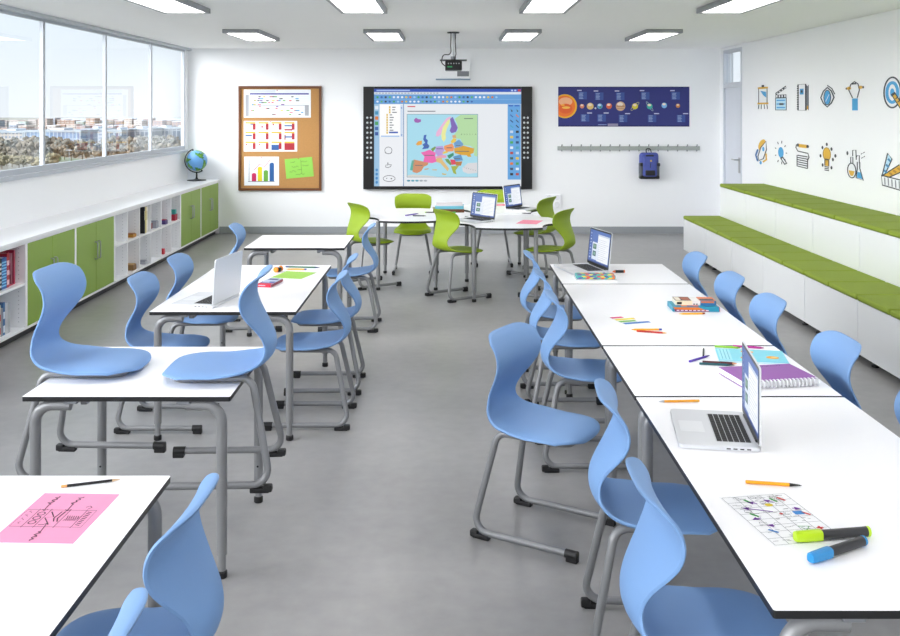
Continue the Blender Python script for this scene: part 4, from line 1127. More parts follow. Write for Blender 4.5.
for (a, b, y, n) in ((450, 560, 232, 0), (405, 440, 322, 1), (330, 375, 340, 1), (250, 300, 348, 1), (155, 230, 400, 1), (80, 140, 480, 1), (400, 510, 368, 1), (390, 440, 425, 1), (470, 540, 108, 1), (160, 185, 325, 1)):
    if n: s.rect(405+a/7.95, 105+(y-3)/7.95, 405+b/7.95, 105+(y+3)/7.95, g)
for i, ch in enumerate('RUSSIA'): s.text(ch, 405+(446+i*22)/7.95, 105+238/7.95, 1.9, '30383A')
for i, ch in enumerate('TURKEY'): s.text(ch, 405+(466+i*18)/7.95, 105+(500+i*5)/7.95, 1.6, '4A5052')
for k in range(5): s.ell(408.6+k*4.2, 180.7, 1.9, .9, ['2E8CA8', '3FA0B8', '3FA0B8', '9CA8B0', 'A8B0B8'][k], 10)
so = under(e, sm, 'screen', smooth=False)

# white projector housing on the wall above the board
YP = YB-.07
e = empty('wall_speaker_box', (bx(453, YP), YB, bz(79.5, YP)), 0, 'white wall-mounted projector box above the whiteboard', 'box'); e.name = 'wall_mounted_box'
mb = MB().box(bx(435.8, YP), bx(470, YP), YP, YB-.001, bz(78.6, YP), bz(59.5, YP), M['white'], .004); under(e, mb, 'housing')
under(e, MB().box(bx(457.2, YP), bx(469, YP), YP-.004, YP+.002, bz(76.4, YP), bz(71.2, YP), M['grey'], .002), 'grille')
under(e, MB().box(bx(435.8, YP), bx(470.4, YP), YP-.006, YB-.001, bz(80.0, YP), bz(78.7, YP), mat('blue_grey_shadow', '93A8BC', .4, noise=.03), .002), 'shadow_strip')  # bluish shadow line below the housing, painted as a solid strip
# ceiling projector on its pole
px, py = .041, 10.42
e = empty('ceiling_projector', (px, py, CEIL), 0, 'black projector hanging on a pole from the ceiling in front of the whiteboard', 'projector')
under(e, MB().lathe([(.062, CEIL-.014), (.066, CEIL-.010), (.066, CEIL-.0005)], M['black'], 24, Matrix.Translation((px, py, 0))), 'ceiling_plate')
zb = 2.230
under(e, MB().tube([(px, py, zb), (px, py, CEIL-.013)], .017, M['handle'], 14), 'pole')
under(e, MB().box(px-.145, px+.145, py-.05, py+.10, zb-.012, zb, M['black'], .004).tube([(px, py, zb-.02), (px, py, zb+.035)], .028, M['grey'], 14), 'mounting_bar')
pb = MB().box(px-.088, px+.092, py-.13, py+.16, zb-.118, zb-.018, M['black'], .010)
pb.box(px-.02, px+.05, py-.02, py+.05, zb-.02, zb-.012, M['grey'])
o = under(e, pb, 'projector_body')
q = MB()
for k in range(5): q.box(px-.058+k*.028, px-.046+k*.028, py-.132, py-.1295, zb-.052, zb-.040, mat('port_metal', 'A8ACB0', .3, metal=.7, noise=.03))
q.box(px-.064, px-.012, py-.132, py-.1295, zb-.088, zb-.074, mat('green_port', '2E9A5A', .4, noise=.03))
q.v = [(a-e.location.x, b-e.location.y, c-e.location.z) for a, b, c in q.v]
q.build('port_panel', o)
under(e, MB().tube(fillet([(px-.025, py-.02, CEIL-.014), (px-.028, py-.03, zb+.15), (px-.022, py-.03, zb+.05), (px-.11, py-.10, zb+.05), (px-.13, py-.14, zb-.04), (px-.085, py-.14, zb-.075)], .05), .0055, M['black'], 8), 'cable')
under(e, MB().tube(fillet([(px+.025, py-.02, CEIL-.014), (px+.020, py-.03, zb+.2), (px+.028, py-.03, zb+.06), (px+.01, py-.02, zb-.018)], .05), .0055, M['black'], 8), 'cable')

# cork board and the papers pinned on it
YC_ = YB-.03
e = empty('cork_board', (bx(280, YC_), YB, bz(138.4, YC_)), 0, 'wood-framed cork notice board on the back wall', 'notice board')
x0, x1, z0, z1 = bx(238.2, YC_), bx(321.4, YC_), bz(190.7, YC_), bz(86.0, YC_); t = .034
f = MB().box(x0, x0+t, YC_, YB-.001, z0, z1, M['wood'], .004).box(x1-t, x1, YC_, YB-.001, z0, z1, M['wood'], .004).box(x0+t, x1-t, YC_, YB-.001, z0, z0+t, M['wood'], .004).box(x0+t, x1-t, YC_, YB-.001, z1-t, z1, M['wood'], .004)
under(e, f, 'frame')
under(e, MB().box(x0+t, x1-t, YC_+.014, YB-.001, z0+t, z1-t, M['cork']), 'cork_panel', smooth=False)
YQ = YC_+.0125
def pinned(name, rx0, ry0, rx1, ry1, col, label, draw, rot=0, cat='poster'):
    cx, cy = (rx0+rx1)/2, (ry0+ry1)/2; k = YQ/F; w, h = (rx1-rx0)/2, (ry1-ry0)/2
    b = MB().box(-w*k, w*k, -.0005, .0008, -h*k, h*k, mat('paper_'+col, col, .7, noise=.01, nscale=20))
    sh = Sheet(b, (0, -.0005, 0), (k,0,0), (0,0,-k), (0,-1,0), .0005); draw(sh, cx, cy, w, h)
    pm = mat('pin_red', 'B8303A', .4, noise=.03)
    o = b.build(name, smooth=False, loc=(bx(cx, YQ), YQ, bz(cy, YQ))); o.rotation_euler = (0, rot, 0)
    pin = MB().lathe([(.002, 0), (.002, .006), (.006, .007), (.0075, .012), (.005, .017)], pm, 10, Matrix.Translation((0, -.0006, h*k*.94)) @ Matrix.Rotation(pi/2, 4, 'X'))
    pin.build('pin', o)
    return tag(o, label, cat)
def draw_plan(sh, cx, cy, w, h):
    rnd = random.Random(21)
    sh.rect(-w*.82, -h*.74, w*.94, -h*.64, '3A3A9A'); sh.rect(-w*.95, -h*.62, -w*.85, h*.9, 'A8AAB0'); sh.rect(w*.82, h*.12, w*.94, h*.86, 'A8AAB0'); sh.rect(-w*.82, -h*.96, -w*.05, -h*.78, 'D4DAE2')
    for k in range(9): sh.line([(-w*.82, -h*.5+h*.16*k), (w*.94, -h*.5+h*.16*k)], .15, 'D0D6E0')
    sh.line([(-w*.82, h*.12), (w*.94, h*.12)], .4, '8A8E98'); sh.up()
    cl = ['D8485A', '1E1E22', '3A9AD0', '7A4AA0', 'E0D03A', '6AB83A', '2A2A2E', '4AA8D8', 'E87A8A']
    for k in range(52):
        r = rnd.randrange(10); y = -h*.52+h*.14*r
        x = rnd.uniform(-w*.8, w*.74); ln = rnd.choice([2.2, 2.6, 3.2])
        sh.rect(x, y, x+ln, y+1.0, rnd.choice(cl))
pinned('schedule_poster', 243.8, 89.5, 310.8, 117.6, 'EEF1F6', 'year planner sheet with coloured bars at the top of the cork board', draw_plan)
def draw_cal(sh, cx, cy, w, h):
    for r in range(3):
        for c in range(4):
            x = -w+1.6+c*13.0; y = -h+1.2+r*9.7
            sh.rect(x, y, x+10.2, y+1.5, 'E8B42E'); sh.rect(x, y+2, x+10.2, y+8.8, 'DFE3EA')
    sh.up()
    red, blu = 'A81E2E', '2E5A9A'
    for r in range(3):
        for c in range(4):
            x = -w+1.6+c*13.0; y = -h+1.2+r*9.7
            if (r, c) == (2, 3): sh.rect(x, y+1.6, x+10.2, y+8.6, red); continue
            if (r, c) == (2, 2): sh.rect(x, y+3.2, x+7.4, y+8.6, blu)
            sh.rect(x+7.4, y+1.6, x+10.2, y+7.6, red)
            if r == 0 and c == 0: sh.rect(x+5, y+1.6, x+8, y+2.6, blu)
            if r == 0 and c == 1: sh.rect(x+3, y+4, x+4.5, y+5.5, red)
            if r == 0 and c == 2: sh.rect(x+1.2, y+1.8, x+2.8, y+3.2, red)
            if r == 0 and c == 3: sh.rect(x, y+3, x+7.4, y+4.2, blu); sh.rect(x, y+7, x+8, y+8.4, red)
            if r == 1 and c == 0: sh.rect(x, y+3, x+6.5, y+4.2, blu)
            if r == 1 and c == 3: sh.rect(x, y+4.5, x+7.4, y+5.8, blu); sh.rect(x, y+3, x+1.2, y+8, red)
            if r == 2 and c < 2: sh.rect(x+.6, y+2.2, x+1.9, y+3.6, red)
pinned('calendar_poster', 243.8, 120.9, 297.2, 151.5, 'F2F3F6', 'twelve-month calendar sheet with red and blue blocks on the cork board', draw_cal)
def draw_chart(sh, cx, cy, w, h):
    sh.line([(-w*.72, -h*.8), (-w*.72, h*.75)], .5, '4A4E58'); sh.line([(-w*.78, h*.72), (w*.75, h*.72)], .5, '4A4E58')
    for k in range(3): sh.line([(-w*.72, -h*.45+h*.3*k), (w*.1, -h*.45+h*.3*k)], .25, 'C0C4CC')
    sh.up()
    for k, (c, top) in enumerate((('C81E5A', .14), ('E0D01E', -.30), ('6AA83A', -.06), ('1E5A9A', -.58))):
        x = -w*.56+w*.34*k; sh.poly([(x, h*.70), (x, h*top+1.0), (x+1.4, h*top), (x+3.2, h*top), (x+4.4, h*top+1), (x+4.4, h*.70)], c)
    sh.up(); sh.line([(-w*.46, -h*.05), (-w*.1, -h*.5), (w*.16, -h*.3), (w*.5, -h*.78)], .5, 'D85A78')
pinned('bar_chart_poster', 244.2, 156.6, 279.0, 185.5, 'EEF2F8', 'white bar chart sheet at the lower left of the cork board', draw_chart)
def draw_note(sh, cx, cy, w, h):
    rnd = random.Random(3); g = '5A7A34'
    for (x, y, n) in ((-8, -6, 2), (2, -6, 3), (-7, -1.5, 3), (3, -2, 3), (-10, 3, 3), (-2, 2, 2), (-4, 6, 4)):
        pts = [(x+k*.8, y+rnd.uniform(-.9, .9)) for k in range(n*3)]; sh.line(pts, .35, g)
    sh.line([(2.2, -8), (2.2, 6)], .3, g)
pinned('sticky_note', 285.4, 158.0, 313.0, 177.6, '8FCB52', 'bright green handwritten note at the lower right of the cork board', draw_note, rot=R(-5), cat='note')

# planets poster
YO = YB-.006
b = MB(); k = YO/F
b.box(bx(558.2, YO), bx(689.4, YO), YO, YB-.0005, bz(126.6, YO), bz(86.7, YO), mat('poster_navy', '2A2F78', .45, noise=.04, nscale=30))
s = wall_sheet(b, 0, 0, YO, step=.0007)
s.rect(558.4, 86.9, 689.2, 88.0, '1E2260'); s.rect(558.4, 125.3, 689.2, 126.4, '1E2260')
def half(cx, cy, r, c):                        # the sun runs off the left edge
    pts = [(max(558.4, cx+r*cos(2*pi*q/36)), cy+r*sin(2*pi*q/36)) for q in range(36)]; s.poly(pts, c)
half(565.0, 106.2, 12.0, 'F0B428'); s.up(); half(564.6, 106.2, 10.6, 'F0782A'); s.up(); s.ell(565.6, 101.6, 6.8, 4.2, 'F4B48A', 20); s.up(); s.ell(565.6, 108.6, 6.8, 5, 'E8622A', 20); s.up()
s.ell(566, 107.6, 4.2, 1.2, 'F8C050', 14); s.ell(562.8, 105, 2, .9, 'F8B040', 10)
pl = [(582.0, 106.2, 2.2, 'E08A6A', None), (590.2, 106.2, 3.4, 'E4C27A', None), (595.4, 108.2, .9, 'D0D4DC', None), (599.8, 106.2, 2.8, '5A9ACC', None), (609.0, 106.0, 2.9, 'E06A44', None), (620.5, 106.2, 4.7, 'D0A884', None), (634.9, 106.3, 3.0, 'D8C83A', 1), (649.6, 106.3, 2.9, '3AB0A4', 2), (664.2, 105.4, 2.8, '7AB4E4', None), (677.9, 105.8, 2.1, 'D08A4A', None)]
for (x, y, r, c, ri) in pl:
    if ri == 1: s.ring(x, y, 5.6, 1.5, .45, 'B8B48A', 20, rot=-.8)
    if ri == 2: s.ring(x, y, 5.6, 1.2, .45, '9AB8BC', 20, rot=.95)
s.up()
for (x, y, r, c, ri) in pl: s.ell(x, y, r, r, c, 20)
s.up()
for (x, y, r, c, ri) in pl:
    if r > 1: s.ell(x-.1*r, y-.42*r, r*.62, r*.4, {'5A9ACC': 'C8DCEC', 'D0A884': 'EADCCC'}.get(c, 'F0DCC4'), 14)
s.rect(616.4, 105.6, 624.6, 106.7, 'A87850'); s.rect(617, 108, 624, 108.8, 'B88C68'); s.ell(600.4, 107.2, 1.2, .9, '4A9A5A', 10)
for (x, y) in ((578.6, 90.4), (595.2, 91), (616.2, 91), (641.2, 90.6), (671.6, 90.6)):
    s.rect(x-1.5, y-.5, x+3, y+.5, 'C8CCE4'); s.rect(x-.3, y+1.4, x+8.2, y+9, '39539A')
for (x, y) in ((581, 113), (597.6, 113), (619, 113.6), (648, 113.6), (677, 113.6)):
    s.rect(x+6, y-.5, x+11, y+.5, 'C8CCE4'); s.rect(x-.3, y+1.2, x+8.2, y+8.6, '39539A')
s.up()
for (x, y) in ((578.6, 90.4), (595.2, 91), (616.2, 91), (641.2, 90.6), (671.6, 90.6), (581, 112.6), (597.6, 112.6), (619, 113.2), (648, 113.2), (677, 113.2)):
    for q in range(5): s.rect(x+.6, y+2.4+q*1.35, x+4.6-.5*(q % 2), y+2.95+q*1.35, '9CB0D8')
s.rect(607.6, 123.6, 618, 126, '9A94B0'); s.rect(598, 124.4, 606.6, 125.1, '8C9CCC')
o = b.build('planets_poster', smooth=False); tag(o, 'wide dark blue poster of the sun and planets on the back wall', 'poster')

# coat hook rail and rucksack
YR = YB-.02
e = empty('coat_hook_rail', (bx(628.7, YR), YB, bz(148.3, YR)), 0, 'grey metal rail with fifteen coat hooks below the planets poster', 'coat rack')
rm_ = mat('grey_rail', 'AFB5B2', .4, metal=.3, noise=.04, nscale=20)
under(e, MB().box(bx(557.6, YR), bx(700, YR), YR, YB-.001, bz(150.4, YR), bz(146.2, YR), rm_, .003), 'rail')
hx = [561.6+(696.2-561.6)*q/14 for q in range(15)]
hm = mat('hook_metal', '85898C', .35, metal=.6, noise=.03)
for x in hx:
    X = bx(x, YR)
    h = MB().box(X-.013, X+.013, YR-.006, YR+.002, bz(150.2, YR), bz(146.4, YR), rm_, .002)
    h.tube(fillet([(X, YR-.004, bz(146.4, YR)), (X, YR-.035, bz(146.0, YR)), (X, YR-.05, bz(144.9, YR))], .01, 4), .006, hm, 8).sphere((X, YR-.05, bz(144.9, YR)), .0095, hm, 10, 8)
    h.tube(fillet([(X, YR-.004, bz(150.0, YR)), (X, YR-.028, bz(151.2, YR)), (X, YR-.034, bz(150.4, YR))], .01, 4), .006, hm, 8).sphere((X, YR-.034, bz(150.4, YR)), .0085, hm, 10, 8)
    under(e, h, 'hook')
Xb = bx(649.0, YR-.1); zt, zb_ = bz(152.6, YR-.12), bz(178.6, YR-.12)
e = empty('rucksack', (Xb, YB-.13, zb_), 0, 'blue and black rucksack hanging on the coat hook rail', 'bag')
bl = mat('blue_nylon', '4A57A4', .6, noise=.1, nscale=25, bump=.3, bscale=120); bk = mat('black_nylon', '1C1D22', .6, noise=.08, nscale=25, bump=.3, bscale=150); gy = mat('grey_nylon', '5A5F66', .6, noise=.08, nscale=25, bump=.3, bscale=150)
H = zt-zb_; w = .130
def pouch(mb, x0, x1, y0, y1, z0, z1, m, bev, seg=4): mb.box(x0, x1, y0, y1, z0, z1, m, bev, seg); return mb
B = Matrix.Translation((-0, 0, 0))
pouch(MB(), -w, w, -.03, .075, .0, H, bl, .045).build('main_body', e)
pouch(MB(), -w*.72, w*.72, -.075, -.02, .03, H*.86, bl, .022).build('front_pocket', e)
for sx in (-1, 1): pouch(MB(), min(sx*w*1.03, sx*w*.66), max(sx*w*1.03, sx*w*.66), -.045, .06, .02, H*.62, gy, .02).build('side_pocket', e)
pouch(MB(), -w*1.01, w*1.01, -.06, .07, -.004, .045, bk, .016).build('bottom_panel', e)
pouch(MB(), -w*.50, w*.50, -.090, -.06, .045, .115, bk, .012).build('badge_flap', e)
for sx in (-1, 1): MB().box(min(sx*w*1.06, sx*w*.74), max(sx*w*1.06, sx*w*.74), -.060, -.035, H*.48, H*.60, bk, .008).build('strap', e)
MB().box(-w*.42, w*.42, -.062, -.02, H*.80, H*.92, bk, .012).tube(fillet([(-.035, .0, H*.93), (-.03, .07, H+.05), (.03, .07, H+.05), (.035, .0, H*.93)], .03), .007, bk, 8).build('carry_handle', e)
MB().tube([(0, -.077, H*.42), (0, -.079, H*.60)], .004, bk, 8).build('zip', e)
MB().lathe([(.014, 0), (.012, .004)], mat('yellow_badge', 'E0B83A', .5, noise=.05), 12, Matrix.Translation((.01, -.076, H*.69)) @ Matrix.Rotation(pi/2, 4, 'X')).build('badge', e)

# socket plate low on the back wall
YT = YB-.03
e = empty('wall_socket', (bx(553, YT), YB, bz(207.7, YT)), 0, 'white double wall socket low on the back wall, right of the whiteboard', 'socket')
under(e, MB().box(bx(545.4, YT), bx(561.0, YT), YT, YB-.001, bz(207.6, YT), bz(194.5, YT), M['white'], .004), 'plate')
for yy in (197.6, 204.4):
    for xx in (549.3, 557.1):
        under(e, MB().lathe([(.035, 0), (.035, .005), (.030, .006), (.028, .002)], M['panel'], 20, Matrix.Translation((bx(xx, YT), YT-.0005, bz(yy, YT))) @ Matrix.Rotation(pi/2, 4, 'X')), 'outlet')

# ------------------------------------------------------------------ line-art stickers on the right wall (each cut vinyl, 1 mm)
K = 3.70*F                                     # Y of a wall point = K / (x - 449.5)
def sticker(xc, yc, name, label, draw):
    Yc = K/(xc-449.5); zc = EYE-(yc-109)*Yc/F
    su = Yc*Yc/K; sv = Yc/F                     # metres per picture pixel along and up the wall at this spot
    b = MB()
    sh = Sheet(b, (XR-.0008, Yc, zc), (0, -su, 0), (0, 0, -sv), (-1, 0, 0), .0006)
    sh.lw = 1.3
    draw(sh)
    o = b.build(name, smooth=False)
    me = o.data
    # give the vinyl its thickness
    bm = bmesh.new(); bm.from_mesh(me)
    r = bmesh.ops.extrude_face_region(bm, geom=list(bm.faces)); 
    bmesh.ops.translate(bm, verts=[g for g in r['geom'] if isinstance(g, bmesh.types.BMVert)], vec=(-.0004, 0, 0))
    bm.to_mesh(me); bm.free()
    o.location = (0, 0, 0)
    return tag(o, label, 'wall sticker', 'line drawing stickers on the right wall')
DK, YE, BL, GY, WH = '3A3F48', 'E2B23C', '4CA6DC', '8A8E96', 'F0F2F5'
def d_easel(s):
    s.rect(-4.6, -8.2, 4.6, 6.2, WH); s.up()
    s.line([(-4.2,-8.5),(-4.2,6.5)], .6, DK); s.line([(4.2,-8.5),(4.2,6.5)], .6, DK); s.rect(-5, -10, 5, -8.2, YE); s.rect(-5.4, 5.6, 5.4, 7.2, YE); s.rect(-1.2, -12, 1.2, -10, DK)
    s.poly([(-2.6,-6.4),(3.2,-5.0),(3.4,.8),(.6,-1.6)], BL)
    for x in (-4, -1.4, 1.4, 4): s.line([(x, 7.4), (x*1.15, 12)], .5, DK)
sticker(763, 97, 'easel_sticker', 'small easel and canvas drawing, upper row, farthest left on the right wall', d_easel)
def d_clap(s):
    s.rect(-5.4, 0, 5.4, 12, 'BFE2F4'); s.up(); s.line([(-5.4,0),(5.4,0),(5.4,12),(-5.4,12)], .7, DK, True); s.rect(-5.4, -3.4, 5.4, -.3, DK)
    s.poly([(-5.6,-5.2),(4.8,-12),(5.4,-9.6),(-5.2,-2.8)], DK); s.up()
    for k in range(4): s.rect(-4.6+k*2.7, -3, -3.4+k*2.7, -.7, WH); s.poly([(-4.4+k*2.6,-4.8-k*1.7),(-3.2+k*2.6,-5.6-k*1.7),(-2.6+k*2.6,-4.8-k*1.7),(-3.8+k*2.6,-4-k*1.7)], WH)
    for y in (2.4, 6, 9.6): s.rect(-4.2, y-.6, 4.2, y+.6, BL)
    s.up(); s.rect(-1.4, 5.2, 2.8, 7, DK)
sticker(781, 98, 'clapper_sticker', 'film clapperboard drawing, upper row of the right wall', d_clap)
def d_note(s):
    s.rect(-3.8, -13, 3.8, 13, WH); s.up(); s.line([(-3.8,-13),(3.8,-13),(3.8,13),(-3.8,13)], .9, DK, True); s.rect(-2, -8.6, 1.8, -2.8, BL)
    for k in range(11): s.line([(-5, -11.4+k*2.3), (-3, -11.4+k*2.3)], .8, DK)
    s.rect(5.0, -11, 6.4, 8.6, GY); s.rect(5.0, 8.6, 6.4, 12, YE); s.up(); s.rect(-1, -7, .8, -4.6, DK); s.line([(4.8,-12),(4.8,13)], .35, DK); s.line([(6.6,-12),(6.6,13)], .35, DK)
sticker(802, 97.3, 'notebook_sticker', 'notebook and pencil drawing, upper row of the right wall', d_note)
def d_eye(s):
    pts = [(0,-10),(4,-6.4),(6.6,0),(4,5.6),(0,9.4),(-4,5.6),(-6.6,0),(-4,-6.4)]
    s.poly(pts, WH); s.up(); s.line(pts, 1.0, DK, True); s.line([(0,-12.2),(4.6,-8.6),(7.4,-3)], .7, DK); s.ell(0, 0, 3.0, 7.0, BL, 16); s.up(); s.ring(0, 0, 3.4, 7.4, .6, DK, 18); s.line([(-1.6,4),(1.8,-3)], .4, WH)
sticker(827.5, 97.5, 'eye_sticker', 'eye drawing with blue iris, upper row of the right wall', d_eye)
def d_hands(s):
    s.rect(-2.8, .4, 3.0, 12.4, BL); s.up()
    s.line([(-2.2,0),(-6,-8),(-4,-14),(-.4,-16.4),(3.2,-14),(4.6,-8),(2.4,0)], .8, DK); s.ell(-6, -10, 2.2, 1.7, YE, 12); s.ell(5.6, -10.4, 2.2, 1.6, YE, 12); s.ell(-8.6, -9.8, .8, 1.2, DK, 8); s.ell(8.2, -10.4, .9, 1.3, DK, 8); s.rect(-3.2, -15, 1.6, -13.6, DK)
sticker(855, 98, 'lamp_sticker', 'blue can and yellow bulbs on wires drawing, upper row of the right wall', d_hands)
def d_target(s):
    s.ell(0, 0, 8.6, 15.4, WH, 28); s.up(); s.ring(0, 0, 8.4, 15.2, 1.2, DK, 30); s.ring(0, 0, 5.4, 9.8, 2.4, BL, 26); s.ell(0, 0, 2.2, 4.2, BL, 16); s.up()
    s.line([(.6, .6), (9.6, 15)], 3.6, DK); s.up(); s.line([(1.8, 2.6), (9.2, 14.4)], 2.0, YE); s.up(); s.line([(3.4,6.6),(5.2,5)], .7, DK); s.line([(5.4,9.8),(7.2,8.2)], .7, DK)
sticker(892.5, 92.5, 'target_sticker', 'large round target with a pencil in it, upper row, nearest on the right wall', d_target)
def d_rocket(s):
    s.ell(.6, -7, 3.2, 6, YE, 14, rot=.4); s.up(); s.poly([(4.6,-11),(5.2,-3),(2,6.6),(-2.2,9),(-3.4,5),(-.6,-4)], WH); s.up(); s.line([(4.6,-11),(5.2,-3),(2,6.6),(-2.2,9),(-3.4,5),(-.6,-4)], .7, DK, True)
    s.ell(2, -3, 1.1, 2.4, BL, 12); s.line([(-3.4,-2),(-5.6,4),(-3.6,10)], 1.4, '3E6FA8'); s.line([(4.6,1),(5,7),(1.6,10)], 1.2, YE); s.ell(-.6, 11, 1.2, 1.8, BL, 10)
sticker(761.5, 151.8, 'rocket_sticker', 'rocket drawing, lower row, farthest left on the right wall', d_rocket)
def d_click(s):
    s.ell(0, -1, 2.8, 5.4, BL, 16); s.up(); s.line([(.6,3.6),(5,10)], 2.6, DK); s.up(); s.line([(1.4,4.8),(4.6,9.2)], 1.0, WH)
    for k in range(9):
        a = 2*pi*k/9; s.line([(4.9*cos(a), -1+9.2*sin(a)), (6.2*cos(a), -1+11.8*sin(a))], .6, DK)
sticker(781, 153.4, 'click_sticker', 'blue heart with rays and pointing hand, lower row of the right wall', d_click)
def d_scroll(s):
    s.poly([(-6.2,0),(5,0),(4.2,11.4),(-6.2,11)], WH); s.up()
    s.line([(-6.8,-11),(-7.6,-7.6),(-5.4,-4.2),(4.6,-3.2),(5.6,.6),(4.2,3.6)], .8, DK); s.rect(-4.6, -11.6, 3.4, -8.2, YE); s.ell(4.2, -10, 1.4, 1.6, DK, 10); s.ell(-5.4, -10.4, 1, 1.8, DK, 10)
    for k in range(6): s.line([(-6, 0+k*2.2), (4.2, .3+k*2.3)], .8, DK)
    s.line([(-6.4, 0), (-6.4, 11.2)], .7, DK); s.line([(4.2, 2), (4.2, 12)], .7, DK)
sticker(803.5, 156, 'scroll_sticker', 'scroll with a yellow pencil drawing, lower row of the right wall', d_scroll)
def d_bulb(s):
    s.ell(0, -3.4, 3.6, 6.4, YE, 18); s.rect(-2, 1.6, 2, 8.4, YE); s.up(); s.line([(-2,2),(-2,8.4)], .7, DK); s.line([(2,2),(2,8.4)], .7, DK); s.rect(-2, 1.2, 2, 2.2, DK)
    for k in range(3): s.rect(-2.3, 8.8+k*1.7, 2.3, 9.8+k*1.7, DK)
    s.ring(0, -3.4, 3.8, 6.6, .5, 'A8842E', 20)
    for (x, y) in ((0,-13.2),(-4.4,-9.6),(4.6,-9),(-6.4,-1),(8.4,-2.8),(6,1.2),(-4.2,8),(4.6,9.4)): s.ell(x, y, 1.0, 1.8, DK, 10)
sticker(827, 157.6, 'bulb_sticker', 'yellow light bulb with dots drawing, lower row of the right wall', d_bulb)
def d_flask(s):
    s.ell(-2.6, 7.4, 4.4, 7.6, WH, 18); s.poly([(3,-2),(5.4,-2),(8.6,15),(2.0,14)], WH); s.up()
    s.ring(-2.6, 7.4, 4.2, 7.4, .8, DK, 20); s.poly([(-5.6,7.6),(.4,7.6),(-1,12.4),(-3.4,13),(-5,11)], YE); s.line([(-3.6,0),(-3.6,-6),(-1.4,-6),(-1.4,0)], .7, DK); s.line([(-1.6,-7),(-1.6,-13),(1.6,-13.6),(2,-4),(2.6,-8),(5,-8.6),(5,-1)], .7, DK)
    s.line([(3,-2),(3,5),(1.8,14),(8.8,15.4),(5.4,4),(5.4,-2)], .8, DK); s.poly([(3.2,8),(6.2,8),(8,14.4),(2.6,13.6)], BL); s.ell(-7, -9.6, 1, 2.2, DK, 10)
    for (x, y) in ((6.6,-10),(8.8,-11.4),(9,-7.4),(7,-6)): s.line([(x,y),(x+1.4,y-1.2)], .5, DK)
sticker(854.5, 163.5, 'flask_sticker', 'two laboratory flasks drawing, lower row of the right wall', d_flask)
def d_rulers(s):
    s.poly([(-8.6,10),(-2.6,-14.6),(1.8,-9.2),(-4.8,6)], 'BFE2F4'); s.poly([(-7,8),(9,-4.4),(11.4,2),(-2,10)], YE); s.up(); s.line([(-8.6,10),(-2.6,-14.6),(1.8,-9.2),(-4.8,6)], .9, DK, True); s.line([(-7,8),(9,-4.4),(11.4,2),(-2,10)], .9, DK, True)
    s.poly([(-9,8.6),(11.4,10.6),(11.4,20.6),(-8,18.4)], WH); s.up(); s.line([(-9,8.6),(11.4,10.6),(11.4,20.6),(-8,18.4)], 1.0, DK, True)
    for k in range(5): s.line([(-5.6+k*3.6, 10.4+k*.3), (-5.2+k*3.6, 17.6+k*.4)], .9, GY)
    for k in range(3): s.line([(-6.2+k*2, 3-k*6), (-3.2+k*1.8, 5.4-k*6)], 1.6, '3E86B4'); s.line([(-1+k*4, 5-k*3), (2+k*4, 6.6-k*3)], 1.6, 'B8862A')
sticker(890.5, 168, 'ruler_sticker', 'fan of blue, yellow and white rulers, lower row, nearest on the right wall', d_rulers)
# ------------------------------------------------------------------ the town outside the windows (the room is on a hillside; ground 30 m lower)
GZ = -30.0
def facade(name, wall, pane, sx, sz, mortar=.12, rough=.5):
    """window grid as a procedural brick pattern in metres"""
    m = bpy.data.materials.new(name); m.use_nodes = True; nt = m.node_tree; b = nt.nodes['Principled BSDF']
    tc = nt.nodes.new('ShaderNodeTexCoord'); sp = nt.nodes.new('ShaderNodeSeparateXYZ'); ad = nt.nodes.new('ShaderNodeMath'); cb = nt.nodes.new('ShaderNodeCombineXYZ')
    nt.links.new(tc.outputs['Object'], sp.inputs[0]); nt.links.new(sp.outputs[0], ad.inputs[0]); nt.links.new(sp.outputs[1], ad.inputs[1])
    nt.links.new(ad.outputs[0], cb.inputs[0]); nt.links.new(sp.outputs[2], cb.inputs[1])
    br = nt.nodes.new('ShaderNodeTexBrick'); br.offset = 0; br.inputs['Scale'].default_value = 1; br.inputs['Brick Width'].default_value = sx; br.inputs['Row Height'].default_value = sz
    br.inputs['Mortar Size'].default_value = mortar; br.inputs['Mortar Smooth'].default_value = .1
    p = rgb(pane); br.inputs['Color1'].default_value = p+(1,); br.inputs['Color2'].default_value = tuple(min(1, x*1.25+.02) for x in p)+(1,); br.inputs['Mortar'].default_value = rgb(wall)+(1,)
    nt.links.new(cb.outputs[0], br.inputs['Vector']); nt.links.new(br.outputs['Color'], b.inputs['Base Color']); b.inputs['Roughness'].default_value = rough
    return m
gm = MB().box(-2600, -3.9, -400, 3600, GZ-1, GZ, mat('pale_town_ground', (.26, .25, .21), .9, noise=.15, nscale=.02))
o = gm.build('ground', smooth=False); struct(o)
FA = {'blue': facade('blue_glass_facade', (.36, .42, .49), (.115, .185, .30), 3.2, 7.0, .35, .3), 'grid': facade('beige_grid_facade', (.38, .35, .32), (.14, .17, .22), 3.0, 3.4, .7), 'dark': facade('dark_glass_facade', (.42, .46, .51), (.10, .14, .195), 4.0, 12, .5, .3),
      'red': facade('red_brick_flats', (.30, .205, .17), (.46, .43, .40), 6, 3.2, .9), 'pale': facade('pale_flats', (.44, .41, .39), (.22, .19, .18), 5, 3.0, 1.0), 'rose': facade('rose_flats', (.36, .26, .23), (.17, .19, .24), 5.5, 3.4, 1.0), 'grey': facade('grey_flats', (.32, .35, .40), (.14, .17, .23), 5, 3.2, .9), 'teal': facade('teal_flats', (.25, .34, .32), (.44, .44, .44), 6, 3.3, 1.0)}
WHT = mat('white_concrete', (.30, .34, .38), .6, noise=.03, nscale=.3)
def dirx(px, Y): return (px-449.5)*Y/F
